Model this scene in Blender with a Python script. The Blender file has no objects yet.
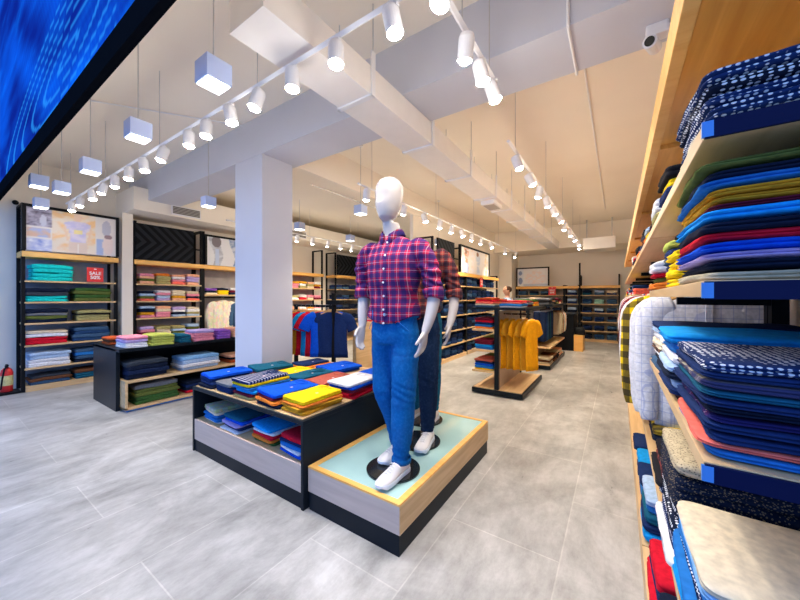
import bpy, bmesh, math, random
from mathutils import Vector, Matrix, noise
random.seed(7)
PI = math.pi
S = bpy.context.scene
COL = S.collection

# ------------------------------------------------------------------ helpers
def nt(name):
    m = bpy.data.materials.new(name); m.use_nodes = True
    n = m.node_tree; n.nodes.clear()
    o = n.nodes.new('ShaderNodeOutputMaterial'); b = n.nodes.new('ShaderNodeBsdfPrincipled')
    n.links.new(b.outputs[0], o.inputs[0])
    return m, n, b
def N(n, t, **k):
    x = n.nodes.new(t)
    for a, v in k.items():
        if a in x.inputs: x.inputs[a].default_value = v
        else: setattr(x, a, v)
    return x
def L(n, a, b): n.links.new(a, b)
def coords(n, scale=(1, 1, 1), rot=(0, 0, 0), loc=(0, 0, 0), src='Object'):
    t = N(n, 'ShaderNodeTexCoord'); m = N(n, 'ShaderNodeMapping')
    m.inputs['Scale'].default_value = scale; m.inputs['Rotation'].default_value = rot; m.inputs['Location'].default_value = loc
    L(n, t.outputs[src], m.inputs[0]); return m.outputs[0]
def mixc(n, f, a, b, bt='MIX'):
    x = N(n, 'ShaderNodeMix', data_type='RGBA', blend_type=bt)
    for s, v in ((x.inputs[0], f), (x.inputs[6], a), (x.inputs[7], b)):
        if hasattr(v, 'links'): L(n, v, s)
        elif isinstance(v, (int, float)): s.default_value = v
        else: s.default_value = (*v[:3], 1)
    return x.outputs[2]
def ramp(n, f, stops):
    r = N(n, 'ShaderNodeValToRGB'); L(n, f, r.inputs[0])
    e = r.color_ramp.elements
    while len(e) < len(stops): e.new(.5)
    for i, (p, c) in enumerate(stops):
        e[i].position = p; e[i].color = (*c, 1) if len(c) == 3 else c
    return r.outputs[0]
def math_(n, op, a, b=0.):
    x = N(n, 'ShaderNodeMath', operation=op)
    for s, v in ((x.inputs[0], a), (x.inputs[1], b)):
        if hasattr(v, 'links'): L(n, v, s)
        else: s.default_value = v
    return x.outputs[0]
def bump(n, b, h, s=.3, d=.01):
    x = N(n, 'ShaderNodeBump'); x.inputs['Strength'].default_value = s; x.inputs['Distance'].default_value = d
    L(n, h, x.inputs['Height']); L(n, x.outputs[0], b.inputs['Normal'])

def plain(name, col, rough=.5, metal=0., nz=.06, sc=8, emit=None, es=0.):
    m, n, b = nt(name)
    v = N(n, 'ShaderNodeTexNoise'); v.inputs['Scale'].default_value = sc; L(n, coords(n), v.inputs['Vector'])
    c = ramp(n, v.outputs[0], [(.3, tuple(x * (1 - nz) for x in col)), (.7, tuple(min(1, x * (1 + nz)) for x in col))])
    L(n, c, b.inputs['Base Color']); b.inputs['Roughness'].default_value = rough; b.inputs['Metallic'].default_value = metal
    if max(col) < .06 and not metal: b.inputs['Specular IOR Level'].default_value = .10
    if emit: b.inputs['Emission Color'].default_value = (*emit, 1); b.inputs['Emission Strength'].default_value = es
    return m
def wood(name, a, b_, axis=0, rough=.4):
    m, n, b = nt(name)
    s = [9, 9, 9]; s[axis] = .7
    v = N(n, 'ShaderNodeTexNoise'); v.inputs['Scale'].default_value = 3; v.inputs['Detail'].default_value = 6; v.inputs['Distortion'].default_value = .6
    L(n, coords(n, s), v.inputs['Vector'])
    L(n, ramp(n, v.outputs[0], [(.3, a), (.7, b_)]), b.inputs['Base Color']); b.inputs['Roughness'].default_value = rough
    bump(n, b, v.outputs[0], .08, .003)
    return m
M = {}
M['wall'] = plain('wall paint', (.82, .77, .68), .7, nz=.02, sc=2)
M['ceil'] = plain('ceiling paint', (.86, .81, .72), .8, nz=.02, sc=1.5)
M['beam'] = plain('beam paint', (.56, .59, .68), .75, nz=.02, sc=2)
M['black'] = plain('black powder coat', (.008, .009, .011), .45)
M['dark'] = plain('dark laminate', (.010, .014, .019), .35)
M['woodx'] = wood('pale oak x', (.58, .37, .17), (.74, .52, .28), 0)
M['woody'] = wood('pale oak y', (.58, .37, .17), (.74, .52, .28), 1)
M['canopy'] = wood('honey ply', (.66, .27, .03), (.86, .44, .08), 1, .35)
M['stripw'] = wood('honey strip', (.84, .42, .09), (.92, .53, .15), 0, .4)
M['greige'] = wood('greige veneer', (.50, .38, .31), (.60, .47, .39), 0, .5)
M['glass'] = plain('pale aqua glass', (.36, .56, .55), .06, nz=.02)
M['white'] = plain('white metal', (.78, .79, .82), .4, nz=.02)
M['duct'] = plain('duct paint', (.80, .78, .76), .55, nz=.02)
M['blue_cast'] = plain('blue-cast white metal', (.44, .53, .78), .4, nz=.02)  # pendant shades: blue cast of screen and daylight put into the colour
M['steel'] = plain('steel', (.55, .56, .58), .3, 1)
M['conc'] = plain('back panel', (.42, .40, .39), .7, nz=.12, sc=5)
M['warm'] = plain('warm panel', (.50, .43, .34), .7, nz=.1, sc=5)
M['blue_lit_back'] = plain('blue-lit back panel', (.30, .34, .42), .6, nz=.12, sc=5)  # back panel with the blue light falling on it painted in
M['mann'] = plain('mannequin lacquer', (.50, .47, .455), .22, nz=.01)
M['shoe'] = plain('white shoe leather', (.68, .66, .66), .45, nz=.03)
M['sole'] = plain('shoe sole rubber', (.72, .76, .84), .6)
M['navyheel'] = plain('navy shoe trim', (.03, .04, .08), .5)
M['disc'] = plain('polished dark steel', (.05, .055, .06), .12, .7)
M['red'] = plain('red card', (.75, .03, .03), .5)
M['ink'] = plain('white print', (.85, .85, .85), .6)
M['skin'] = plain('skin', (.55, .28, .18), .6)
M['hair'] = plain('dark hair', (.05, .025, .015), .7)
M['tag'] = plain('cream tag', (.72, .66, .5), .6)
M['grille'] = plain('grille metal', (.22, .21, .20), .5)
M['button'] = plain('pearl button', (.8, .8, .82), .3)
M['hanger'] = wood('beech hanger', (.62, .33, .10), (.80, .48, .18), 0)
M['lamp'] = plain('lamp lens', (.9, .9, .9), .5, emit=(1, .93, .82), es=45)
M['box'] = plain('pendant lens', (.9, .9, .9), .5, emit=(.97, .97, 1), es=5)
M['logo'] = plain('pale logo thread', (.8, .55, .6), .8)
M['blue_edge'] = plain('blue edge tape', (.05, .24, .62), .4)
M['end_cap'] = plain('navy edge board', (.002, .005, .04), .4)

def grille_mat():
    m, n, b = nt('louvre')
    w = N(n, 'ShaderNodeTexWave', bands_direction='Z'); w.inputs['Scale'].default_value = 12
    L(n, coords(n), w.inputs['Vector'])
    L(n, ramp(n, w.outputs[0], [(.35, (.05, .05, .05)), (.6, (.4, .38, .36))]), b.inputs['Base Color'])
    return m
M['louvre'] = grille_mat()
def chevron_mat():
    m, n, b = nt('chevron relief')
    t = coords(n)
    s = N(n, 'ShaderNodeSeparateXYZ'); L(n, t, s.inputs[0])
    z = math_(n, 'ABSOLUTE', s.outputs[2])
    q = math_(n, 'ADD', math_(n, 'MULTIPLY', s.outputs[0], 1.), math_(n, 'MULTIPLY', z, 1.))
    fr = math_(n, 'FRACT', math_(n, 'MULTIPLY', q, 6.5))
    L(n, ramp(n, fr, [(.0, (.004, .005, .006)), (.45, (.005, .006, .008)), (.5, (.018, .020, .024)), (.95, (.021, .023, .027)), (1, (.012, .014, .018))]), b.inputs['Base Color'])
    b.inputs['Roughness'].default_value = .7; b.inputs['Specular IOR Level'].default_value = .1
    bump(n, b, fr, .4, .02)
    return m
M['chevron'] = chevron_mat()
def floor_mat():
    m, n, b = nt('grey concrete tile')
    t = coords(n, (1, 1, 1), (0, 0, PI / 2), (.65, 2.65, 0))
    br = N(n, 'ShaderNodeTexBrick'); br.offset = .5; br.squash = 1
    L(n, t, br.inputs['Vector'])
    br.inputs['Scale'].default_value = 1; br.inputs['Mortar Size'].default_value = .004; br.inputs['Mortar Smooth'].default_value = .3
    br.inputs['Brick Width'].default_value = 1.2; br.inputs['Row Height'].default_value = .6
    br.inputs['Color1'].default_value = (.9, .9, .9, 1); br.inputs['Color2'].default_value = (1.08, 1.08, 1.08, 1); br.inputs['Mortar'].default_value = (1.22, 1.21, 1.19, 1)
    a = N(n, 'ShaderNodeTexNoise'); a.inputs['Scale'].default_value = 1.9; a.inputs['Detail'].default_value = 9; a.inputs['Roughness'].default_value = .68; a.inputs['Distortion'].default_value = .4
    L(n, coords(n, (1, .75, 1)), a.inputs['Vector'])
    c = ramp(n, a.outputs[0], [(.32, (.17, .168, .16)), (.48, (.34, .335, .32)), (.66, (.58, .575, .56))])
    a2 = N(n, 'ShaderNodeTexNoise'); a2.inputs['Scale'].default_value = 9; a2.inputs['Detail'].default_value = 8; a2.inputs['Roughness'].default_value = .75
    L(n, coords(n, (1, .35, 1)), a2.inputs['Vector'])
    c2 = mixc(n, .42, c, ramp(n, a2.outputs[0], [(.36, (.24, .235, .225)), (.64, (.56, .555, .54))]))
    L(n, mixc(n, 1., c2, br.outputs[0], 'MULTIPLY'), b.inputs['Base Color'])
    L(n, ramp(n, a2.outputs[0], [(.3, (.26,) * 3), (.7, (.42,) * 3)]), b.inputs['Roughness'])
    bump(n, b, a2.outputs[0], .08, .004)
    return m
M['floor'] = floor_mat()
def fabric(name, kind):
    m, n, b = nt(name)
    oi = N(n, 'ShaderNodeObjectInfo'); base = oi.outputs['Color']
    t = coords(n)
    w = N(n, 'ShaderNodeTexNoise'); w.inputs['Scale'].default_value = 60; w.inputs['Detail'].default_value = 4; L(n, t, w.inputs['Vector'])
    c = mixc(n, 1., base, ramp(n, w.outputs[0], [(.3, (.82,) * 3), (.7, (1.12,) * 3)]), 'MULTIPLY')
    sep = N(n, 'ShaderNodeSeparateXYZ'); L(n, t, sep.inputs[0])
    def stripes(ax, freq, lo, hi, ph=0.):
        f = math_(n, 'FRACT', math_(n, 'ADD', math_(n, 'MULTIPLY', sep.outputs[ax], freq), ph))
        return math_(n, 'MULTIPLY', math_(n, 'GREATER_THAN', f, lo), math_(n, 'LESS_THAN', f, hi))
    if kind == 'denim':
        w2 = N(n, 'ShaderNodeTexNoise'); w2.inputs['Scale'].default_value = 9; w2.inputs['Detail'].default_value = 6; L(n, coords(n, (1, 3, 1)), w2.inputs['Vector'])
        c = mixc(n, ramp(n, w2.outputs[0], [(.5, (0, 0, 0)), (.85, (.05,) * 3)]), c, (.30, .42, .6))
        c = mixc(n, ramp(n, w.outputs[0], [(.55, (0, 0, 0)), (.75, (.02,) * 3)]), c, (.6, .68, .8))
    elif kind in ('dots', 'speckle'):
        v = N(n, 'ShaderNodeTexVoronoi'); v.inputs['Scale'].default_value = 105 if kind == 'dots' else 190
        v.inputs['Randomness'].default_value = .25 if kind == 'dots' else 1
        L(n, t, v.inputs['Vector'])
        f = ramp(n, v.outputs[0], [(.30, (1,) * 3), (.36, (0,) * 3)])
        c = mixc(n, f, c, (.72, .74, .78) if kind == 'dots' else (.16, .13, .09))
    elif kind == 'stripe':
        c = mixc(n, stripes(1, 42, 0., .3), c, (.45, .43, .50))
    elif kind == 'check':     # two tone gingham
        a = stripes(0, 14, 0, .5); d = stripes(2, 14, 0, .5); e = stripes(1, 14, 0, .5)
        c = mixc(n, math_(n, 'MULTIPLY', a, .75), c, (.015, .015, .02))
        c = mixc(n, math_(n, 'MULTIPLY', d, .75), c, (.015, .015, .02))
        c = mixc(n, math_(n, 'MULTIPLY', e, .35), c, (.015, .015, .02))
    elif kind in ('plaid', 'darkplaid'):
        fr = 19.
        navy = (.010, .018, .11) if kind == 'plaid' else (.02, .02, .035)
        c = mixc(n, math_(n, 'MULTIPLY', stripes(0, fr, .0, .48), .74), c, navy)
        c = mixc(n, math_(n, 'MULTIPLY', stripes(2, fr, .0, .48), .74), c, navy)
        lt = (.75, .62, .70) if kind == 'plaid' else (.5, .35, .25)
        c = mixc(n, math_(n, 'MULTIPLY', stripes(0, fr, .71, .76), .35), c, lt)
        c = mixc(n, math_(n, 'MULTIPLY', stripes(2, fr, .71, .76), .35), c, lt)
    elif kind == 'finecheck':
        c = mixc(n, math_(n, 'MULTIPLY', stripes(0, 22, 0, .08), .5), c, (.3, .36, .6))
        c = mixc(n, math_(n, 'MULTIPLY', stripes(2, 22, 0, .08), .5), c, (.3, .36, .6))
        c = mixc(n, math_(n, 'MULTIPLY', stripes(1, 22, 0, .08), .5), c, (.3, .36, .6))
    elif kind == 'print':
        v = N(n, 'ShaderNodeTexVoronoi'); v.inputs['Scale'].default_value = 16; v.inputs['Randomness'].default_value = 1
        L(n, coords(n, (2.2, 2.2, 1)), v.inputs['Vector'])
        c = mixc(n, .45, c, mixc(n, .55, v.outputs['Color'], (.8, .72, .6)))
    L(n, c, b.inputs['Base Color'])
    b.inputs['Roughness'].default_value = .88
    b.inputs['Specular IOR Level'].default_value = .08
    bump(n, b, w.outputs[0], .25, .003)
    return m
for k in ('plain', 'denim', 'dots', 'speckle', 'stripe', 'check', 'plaid', 'darkplaid', 'finecheck', 'print'):
    M['f_' + k] = fabric('fabric ' + k, k)

# bmesh builders ------------------------------------------------------------
class B:
    def __init__(s): s.bm = bmesh.new()
    def box(s, x0, x1, y0, y1, z0, z1, bev=0.):
        r = bmesh.ops.create_cube(s.bm, size=1.)
        bmesh.ops.scale(s.bm, vec=(abs(x1 - x0), abs(y1 - y0), abs(z1 - z0)), verts=r['verts'])
        bmesh.ops.translate(s.bm, vec=((x0 + x1) / 2, (y0 + y1) / 2, (z0 + z1) / 2), verts=r['verts'])
        if bev > 0:
            es = list({e for v in r['verts'] for e in v.link_edges})
            bmesh.ops.bevel(s.bm, geom=es, offset=bev, segments=2, profile=.6, affect='EDGES')
        return s
    def cyl(s, p0, p1, r0, r1=None, n=14):
        p0 = Vector(p0); p1 = Vector(p1); d = p1 - p0
        q = d.to_track_quat('Z', 'Y').to_matrix().to_4x4()
        bmesh.ops.create_cone(s.bm, cap_ends=True, segments=n, radius1=r0, radius2=r0 if r1 is None else r1, depth=d.length,
                              matrix=Matrix.Translation((p0 + p1) / 2) @ q)
        return s
    def tube(s, pts, r, n=8):
        for a, b in zip(pts, pts[1:]): s.cyl(a, b, r, n=n)
        return s
    def sph(s, c, r, sc=(1, 1, 1), n=14):
        bmesh.ops.create_uvsphere(s.bm, u_segments=n, v_segments=n // 2 + 2, radius=r, matrix=Matrix.Translation(c) @ Matrix.Diagonal((*sc, 1)))
        return s
    def loft(s, rings, cap=True):
        rs = [[s.bm.verts.new(p) for p in r] for r in rings]
        n = len(rs[0])
        for a, b in zip(rs, rs[1:]):
            for i in range(n): s.bm.faces.new((a[i], a[(i + 1) % n], b[(i + 1) % n], b[i]))
        if cap: s.bm.faces.new(list(reversed(rs[0]))); s.bm.faces.new(rs[-1])
        return s
    def prism(s, pts, z0, z1, axis='z'):
        f = {'z': lambda a, b, c: (a, b, c), 'y': lambda a, b, c: (a, c, b), 'x': lambda a, b, c: (c, a, b)}[axis]
        a = [s.bm.verts.new(f(p[0], p[1], z0)) for p in pts]; b = [s.bm.verts.new(f(p[0], p[1], z1)) for p in pts]
        n = len(pts)
        for i in range(n): s.bm.faces.new((a[i], a[(i + 1) % n], b[(i + 1) % n], b[i]))
        s.bm.faces.new(a[::-1]); s.bm.faces.new(b); return s
    def mesh(s, name, mat, smooth=False):
        bmesh.ops.recalc_face_normals(s.bm, faces=s.bm.faces)
        me = bpy.data.meshes.new(name); s.bm.to_mesh(me); s.bm.free()
        me.materials.append(mat)
        if smooth: me.polygons.foreach_set('use_smooth', [True] * len(me.polygons))
        return me
    def obj(s, name, mat, parent=None, smooth=False, loc=(0, 0, 0), col=None):
        o = bpy.data.objects.new(name, s.mesh(name, mat, smooth)); COL.objects.link(o); o.location = loc
        if parent: o.parent = parent
        if col: o.color = (*col, 1)
        return o
def ring(c, u, v, ru, rv, n=20, ex=2., wob=0., seed=0.):
    c = Vector(c); u = Vector(u).normalized(); v = Vector(v).normalized(); out = []
    for i in range(n):
        a = 2 * PI * i / n; ca, sa = math.cos(a), math.sin(a)
        x = math.copysign(abs(ca) ** (2 / ex), ca); y = math.copysign(abs(sa) ** (2 / ex), sa)
        k = 1 + wob * noise.noise(Vector((ca * 2 + seed, sa * 2, c.z * 9 + seed)))
        out.append(c + u * ru * x * k + v * rv * y * k)
    return out
def limb(path, n=16, ref=(0, 1, 0), wob=0., seed=0.):
    """path: list of (point, radius_side, radius_depth)"""
    rings = []
    P = [Vector(p[0]) for p in path]
    for i, p in enumerate(path):
        d = (P[min(i + 1, len(P) - 1)] - P[max(i - 1, 0)]).normalized()
        v = Vector(ref); v = (v - d * v.dot(d)).normalized(); u = d.cross(v).normalized()
        rings.append(ring(p[0], u, v, p[1], p[2], n, 2., wob, seed))
    return rings
def smooth_path(pts, k=4):
    out = []
    n = len(pts)
    def g(i): return pts[max(0, min(n - 1, i))]
    for i in range(n - 1):
        for j in range(k):
            t = j / k
            def cr(a, b, c, d): return .5 * ((2 * b) + (-a + c) * t + (2 * a - 5 * b + 4 * c - d) * t * t + (-a + 3 * b - 3 * c + d) * t ** 3)
            A, Bq, C, D = g(i - 1), g(i), g(i + 1), g(i + 2)
            p = tuple(cr(A[0][m], Bq[0][m], C[0][m], D[0][m]) for m in range(3))
            out.append((p, cr(A[1], Bq[1], C[1], D[1]), cr(A[2], Bq[2], C[2], D[2])))
    out.append(pts[-1]); return out
LABELS = {}
def tag(o, label, cat, group=None, kind=None):
    label = ' '.join(label.split())
    k = len(label.split())
    if k < 4 or k > 16: print('LABEL LENGTH', k, label)
    if label in LABELS and not group: print('DUP LABEL', label)
    LABELS[label] = 1
    o['label'] = label; o['category'] = cat
    if group: o['group'] = group
    if kind: o['kind'] = kind
    return o
def thing(name, label, cat, loc=(0, 0, 0), rz=0., group=None):
    o = bpy.data.objects.new(name, None); o.empty_display_size = .1; COL.objects.link(o)
    o.location = loc; o.rotation_euler = (0, 0, rz)
    return tag(o, label, cat, group)
def struct(o, label=None):
    o['kind'] = 'structure'
    if label: o['label'] = label
    return o
def remesh(o, vox, sm=4, disp=None):
    md = o.modifiers.new('r', 'REMESH'); md.mode = 'VOXEL'; md.voxel_size = vox
    if sm: m2 = o.modifiers.new('s', 'SMOOTH'); m2.iterations = sm; m2.factor = .5
    dg = bpy.context.evaluated_depsgraph_get(); dg.update()
    me = bpy.data.meshes.new_from_object(o.evaluated_get(dg)); o.modifiers.clear()
    old = o.data; mats = list(old.materials); o.data = me
    if not me.materials:
        for m in mats: me.materials.append(m)
    if disp:
        nn = [v.normal.copy() for v in me.vertices]
        for v, q in zip(me.vertices, nn): v.co += disp(v.co, q)
    me.polygons.foreach_set('use_smooth', [True] * len(me.polygons))
    return o
def text_mesh(s, size, ext=.0015):
    c = bpy.data.curves.new('t', 'FONT'); c.body = s; c.size = size; c.align_x = 'CENTER'; c.extrude = ext; c.offset = size * .02
    o = bpy.data.objects.new('t', c); COL.objects.link(o)
    dg = bpy.context.evaluated_depsgraph_get(); dg.update()
    me = bpy.data.meshes.new_from_object(o.evaluated_get(dg)); bpy.data.objects.remove(o)
    me.transform(Matrix.Rotation(PI / 2, 4, 'X')); return me

# picture painted on a grid (posters, screen) --------------------------------
def picture(name, w, h, nx, ny, fn, parent, loc=(0, 0, 0), emit=0.):
    """vertical picture in local XZ plane facing -Y, lower left corner at loc; fn(u,v)->rgb"""
    bm = bmesh.new(); vs = [[bm.verts.new((w * i / nx, 0, h * j / ny)) for i in range(nx + 1)] for j in range(ny + 1)]
    for j in range(ny):
        for i in range(nx): bm.faces.new((vs[j][i], vs[j][i + 1], vs[j + 1][i + 1], vs[j + 1][i]))
    # a thin back so the print has thickness
    r = bmesh.ops.create_cube(bm, size=1.); bmesh.ops.scale(bm, vec=(w, .008, h), verts=r['verts']); bmesh.ops.translate(bm, vec=(w / 2, .006, h / 2), verts=r['verts'])
    me = bpy.data.meshes.new(name); bm.to_mesh(me); bm.free()
    a = me.color_attributes.new('pic', 'FLOAT_COLOR', 'POINT')
    for i, v in enumerate(me.vertices): a.data[i].color = (*fn(v.co.x / w, v.co.z / h), 1)
    m, n, b = nt(name + ' image')
    at = N(n, 'ShaderNodeAttribute', attribute_name='pic')
    if emit:
        b.inputs['Base Color'].default_value = (.01, .01, .01, 1); L(n, at.outputs[0], b.inputs['Emission Color']); b.inputs['Emission Strength'].default_value = emit
    else: L(n, at.outputs[0], b.inputs['Base Color'])
    b.inputs['Roughness'].default_value = .9 if emit else .45
    b.inputs['Specular IOR Level'].default_value = 0. if emit else .2
    me.materials.append(m)
    o = bpy.data.objects.new(name, me); COL.objects.link(o); o.location = loc; o.parent = parent
    return o
def lerp(a, b, t): return tuple(x + (y - x) * t for x, y in zip(a, b))
def ell(u, v, cx, cy, rx, ry): return ((u - cx) / rx) ** 2 + ((v - cy) / ry) ** 2 < 1
def rect(u, v, a, b, c, d): return a < u < b and c < v < d
def nz(u, v, s, k=0.): return noise.fractal(Vector((u * s, v * s, k)), 1., 2., 4)

# ------------------------------------------------------------------ garments
def fold_mesh(name, w, d, t, seed, jeans=False, n=44):
    b = B(); rnd = random.Random(seed); ph = rnd.random() * 50
    def rr(inset, cr):
        a, c = w / 2 - inset, d / 2 - inset; cr = max(.004, min(cr, a * .9, c * .9)); pts = []
        for (sx, sy, st) in ((1, -1, -PI / 2), (1, 1, 0), (-1, 1, PI / 2), (-1, -1, PI)):
            for k in range(6):
                an = st + PI / 2 * k / 5
                pts.append((sx * (a - cr) + cr * math.cos(an), sy * (c - cr) + cr * math.sin(an)))
        out = []
        for i, p in enumerate(pts):
            q = pts[(i + 1) % len(pts)]
            if i % 6 == 5:
                m = 6
                for k in range(m): out.append((p[0] + (q[0] - p[0]) * k / m, p[1] + (q[1] - p[1]) * k / m))
            else: out.append(p)
        return out
    def wob(x, y, z): return noise.noise(Vector((x * 9 + ph, y * 9, z * 60)))
    def bend(x, y): return .26 * t * noise.noise(Vector((x * 6 + ph, y * 6, 9)))
    levels = [(0, .010, 0), (.10, .002, 0), (.25, 0, 0), (.42, .001, 0), (.50, .0075, 1), (.58, .001, 0), (.78, 0, 0), (.93, .004, 0), (1., .014, 0)]
    rings = []
    for (f, ins, g) in levels:
        R = []
        for (x, y) in rr(ins, .022):
            k = wob(x, y, f * t * 3) * .009
            if g and y < -d / 2 + .02: # rounded fold has no groove
                y -= .006
            r = math.hypot(x, y) or 1
            sag = -.10 * t * f * (abs(x) / w * 2) ** 3 * (.5 + wob(x, 0, 1))
            R.append((x + x / r * k, y + y / r * k, f * t + sag + bend(x, y)))
        rings.append(R)
    for ins in (.035, .07, .10):
        R = []
        for (x, y) in rr(min(ins, w * .42), .02):
            R.append((x, y, bend(x, y) + t * (1.04 + .22 * wob(x * .8, y * .8, .05) + (.06 if jeans else .02) * math.sin(x * 30 + ph))))
        rings.append(R)
    b.loft(rings)
    return b.mesh(name, M['f_plain'], True)
PROTO = {}
for k, (w, d, t) in {'polo': (.25, .34, .035), 'shirt': (.25, .34, .03), 'jeans': (.42, .34, .05), 'slim': (.30, .34, .045)}.items():
    PROTO[k] = [fold_mesh('folded_' + k, w, d, t, i * 7 + len(k), k in ('jeans', 'slim')) for i in range(4)]
DIM = {'polo': (.25, .34, .035), 'shirt': (.25, .34, .03), 'jeans': (.42, .34, .05), 'slim': (.30, .34, .045)}
C = dict(navy=(.012, .03, .11), cobalt=(.005, .085, .62), blue=(.02, .17, .50), teal=(.01, .55, .52), petrol=(.01, .10, .17), white=(.75, .75, .78), cream=(.72, .62, .45),
         black=(.012, .012, .016), grey=(.16, .17, .19), charcoal=(.04, .05, .065), red=(.60, .01, .03), maroon=(.16, .012, .03), orange=(.80, .22, .03), mustard=(.62, .30, .02),
         yellow=(.90, .62, .01), olive=(.12, .15, .035), green=(.045, .12, .03), khaki=(.38, .34, .14), pink=(.75, .26, .35), peach=(.85, .45, .28), purple=(.26, .10, .50),
         terracotta=(.42, .10, .07), brown=(.14, .055, .025), sky=(.22, .45, .75), lightblue=(.38, .52, .72), lime=(.45, .50, .10), azure=(.01, .30, .75), beige=(.50, .42, .28),
         midnight=(.008, .014, .035), steel=(.045, .10, .19), mint=(.35, .65, .55), rust=(.45, .08, .02), denim=(.02, .06, .16), indigo=(.010, .020, .06), coral=(.85, .16, .12), lavender=(.45, .35, .65))
ORD = ['bottom', 'second up', 'third up', 'fourth up', 'fifth up', 'sixth up', 'seventh up', 'eighth up', 'ninth up', 'tenth up', 'eleventh up', 'twelfth up', 'thirteenth up', 'fourteenth up']
def pile(x, y, z, rz, items, w, d, place, group, jit=.006, rot=.03, sub=None):
    """items from bottom to top: (kind, colour, thickness, pattern)"""
    n = len(items); top = None
    for i, it in enumerate(items):
        kind, colr, t = it[:3]; t *= random.uniform(.88, 1.12); pat = it[3] if len(it) > 3 else ('denim' if kind in ('jeans', 'slim') else 'plain')
        me = random.choice(PROTO[kind]); W, D, T = DIM[kind]
        word = {'polo': 'polo', 'shirt': 'shirt', 'jeans': 'jeans', 'slim': 'jeans'}[kind]
        o = bpy.data.objects.new('folded_' + word, me); COL.objects.link(o)
        sl = o.material_slots[0]; sl.link = 'OBJECT'; sl.material = M['f_' + pat]
        o.color = (*C[colr], 1)
        o.location = (x + random.uniform(-jit, jit), y + random.uniform(-jit, jit), z)
        o.rotation_euler = (0, 0, rz + random.uniform(-rot, rot))
        s = random.uniform(.94, 1.03)
        o.scale = (w / W * s, d / D * s, t / T * .96)
        pos = 'topmost' if i == n - 1 and n > 1 else ('only one' if n == 1 else ORD[i])
        pw = {'dots': 'dotted', 'speckle': 'speckled', 'stripe': 'striped', 'check': 'checked', 'plaid': 'plaid', 'darkplaid': 'plaid', 'finecheck': 'checked', 'print': 'patterned'}.get(pat, '')
        cn = {'lightblue': 'pale blue', 'midnight': 'blackish navy', 'steel': 'steel blue', 'denim': 'mid blue', 'indigo': 'indigo blue'}.get(colr, colr)
        tag(o, f'{cn} {pw} {word} {pos} in {place}', word if word != 'jeans' else 'jeans', group)
        z += t; top = o
    return top
def rc(rnd, lst): return rnd.choice(lst)

TXT = {q: text_mesh(q, 1.) for q in ('SALE', '50%')}
# ------------------------------------------------------------------ mannequins
def hand(bb, wrist, d, side, palm, s=1.):
    """five fingers; d = hand direction, side = towards the thumb, palm = palm normal"""
    d = Vector(d).normalized(); side = Vector(side); side = (side - d * side.dot(d)).normalized(); pn = d.cross(side).normalized()
    if pn.dot(Vector(palm)) < 0: pn = -pn
    w = Vector(wrist)
    rings = [ring(w + d * t * s, side, pn, a * s, c * s, 12, 2.6) for t, a, c in ((-.03, .023, .019), (0, .025, .018), (.035, .036, .016), (.07, .042, .015), (.095, .041, .012))]
    bb.loft(rings)
    for i, (off, ln) in enumerate(((.031, .072), (.011, .082), (-.009, .077), (-.028, .060))):
        p = w + d * .085 * s + side * off * s; q = d.copy(); pts = [(p, .0105 * s)]
        for k, f in enumerate((.45, .32, .23)):
            q = (q + pn * (.12 + .18 * k + .05 * i)).normalized(); p = p + q * ln * f * s; pts.append((p, (.0102 - .0010 * k) * s))
        bb.loft(limb([(tuple(p_), r_, r_) for p_, r_ in pts], 10, tuple(side)))
    p = w + d * .02 * s + side * .026 * s; pts = [(p, .013 * s)]
    q = (d + side * .9).normalized()
    for k, f in enumerate((.032, .028, .022)):
        p = p + q * f * s; q = (q + d * .4 + pn * .25).normalized(); pts.append((p, (.0115 - .0012 * k) * s))
    bb.loft(limb([(tuple(p_), r_, r_) for p_, r_ in pts], 10, tuple(pn)))
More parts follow.
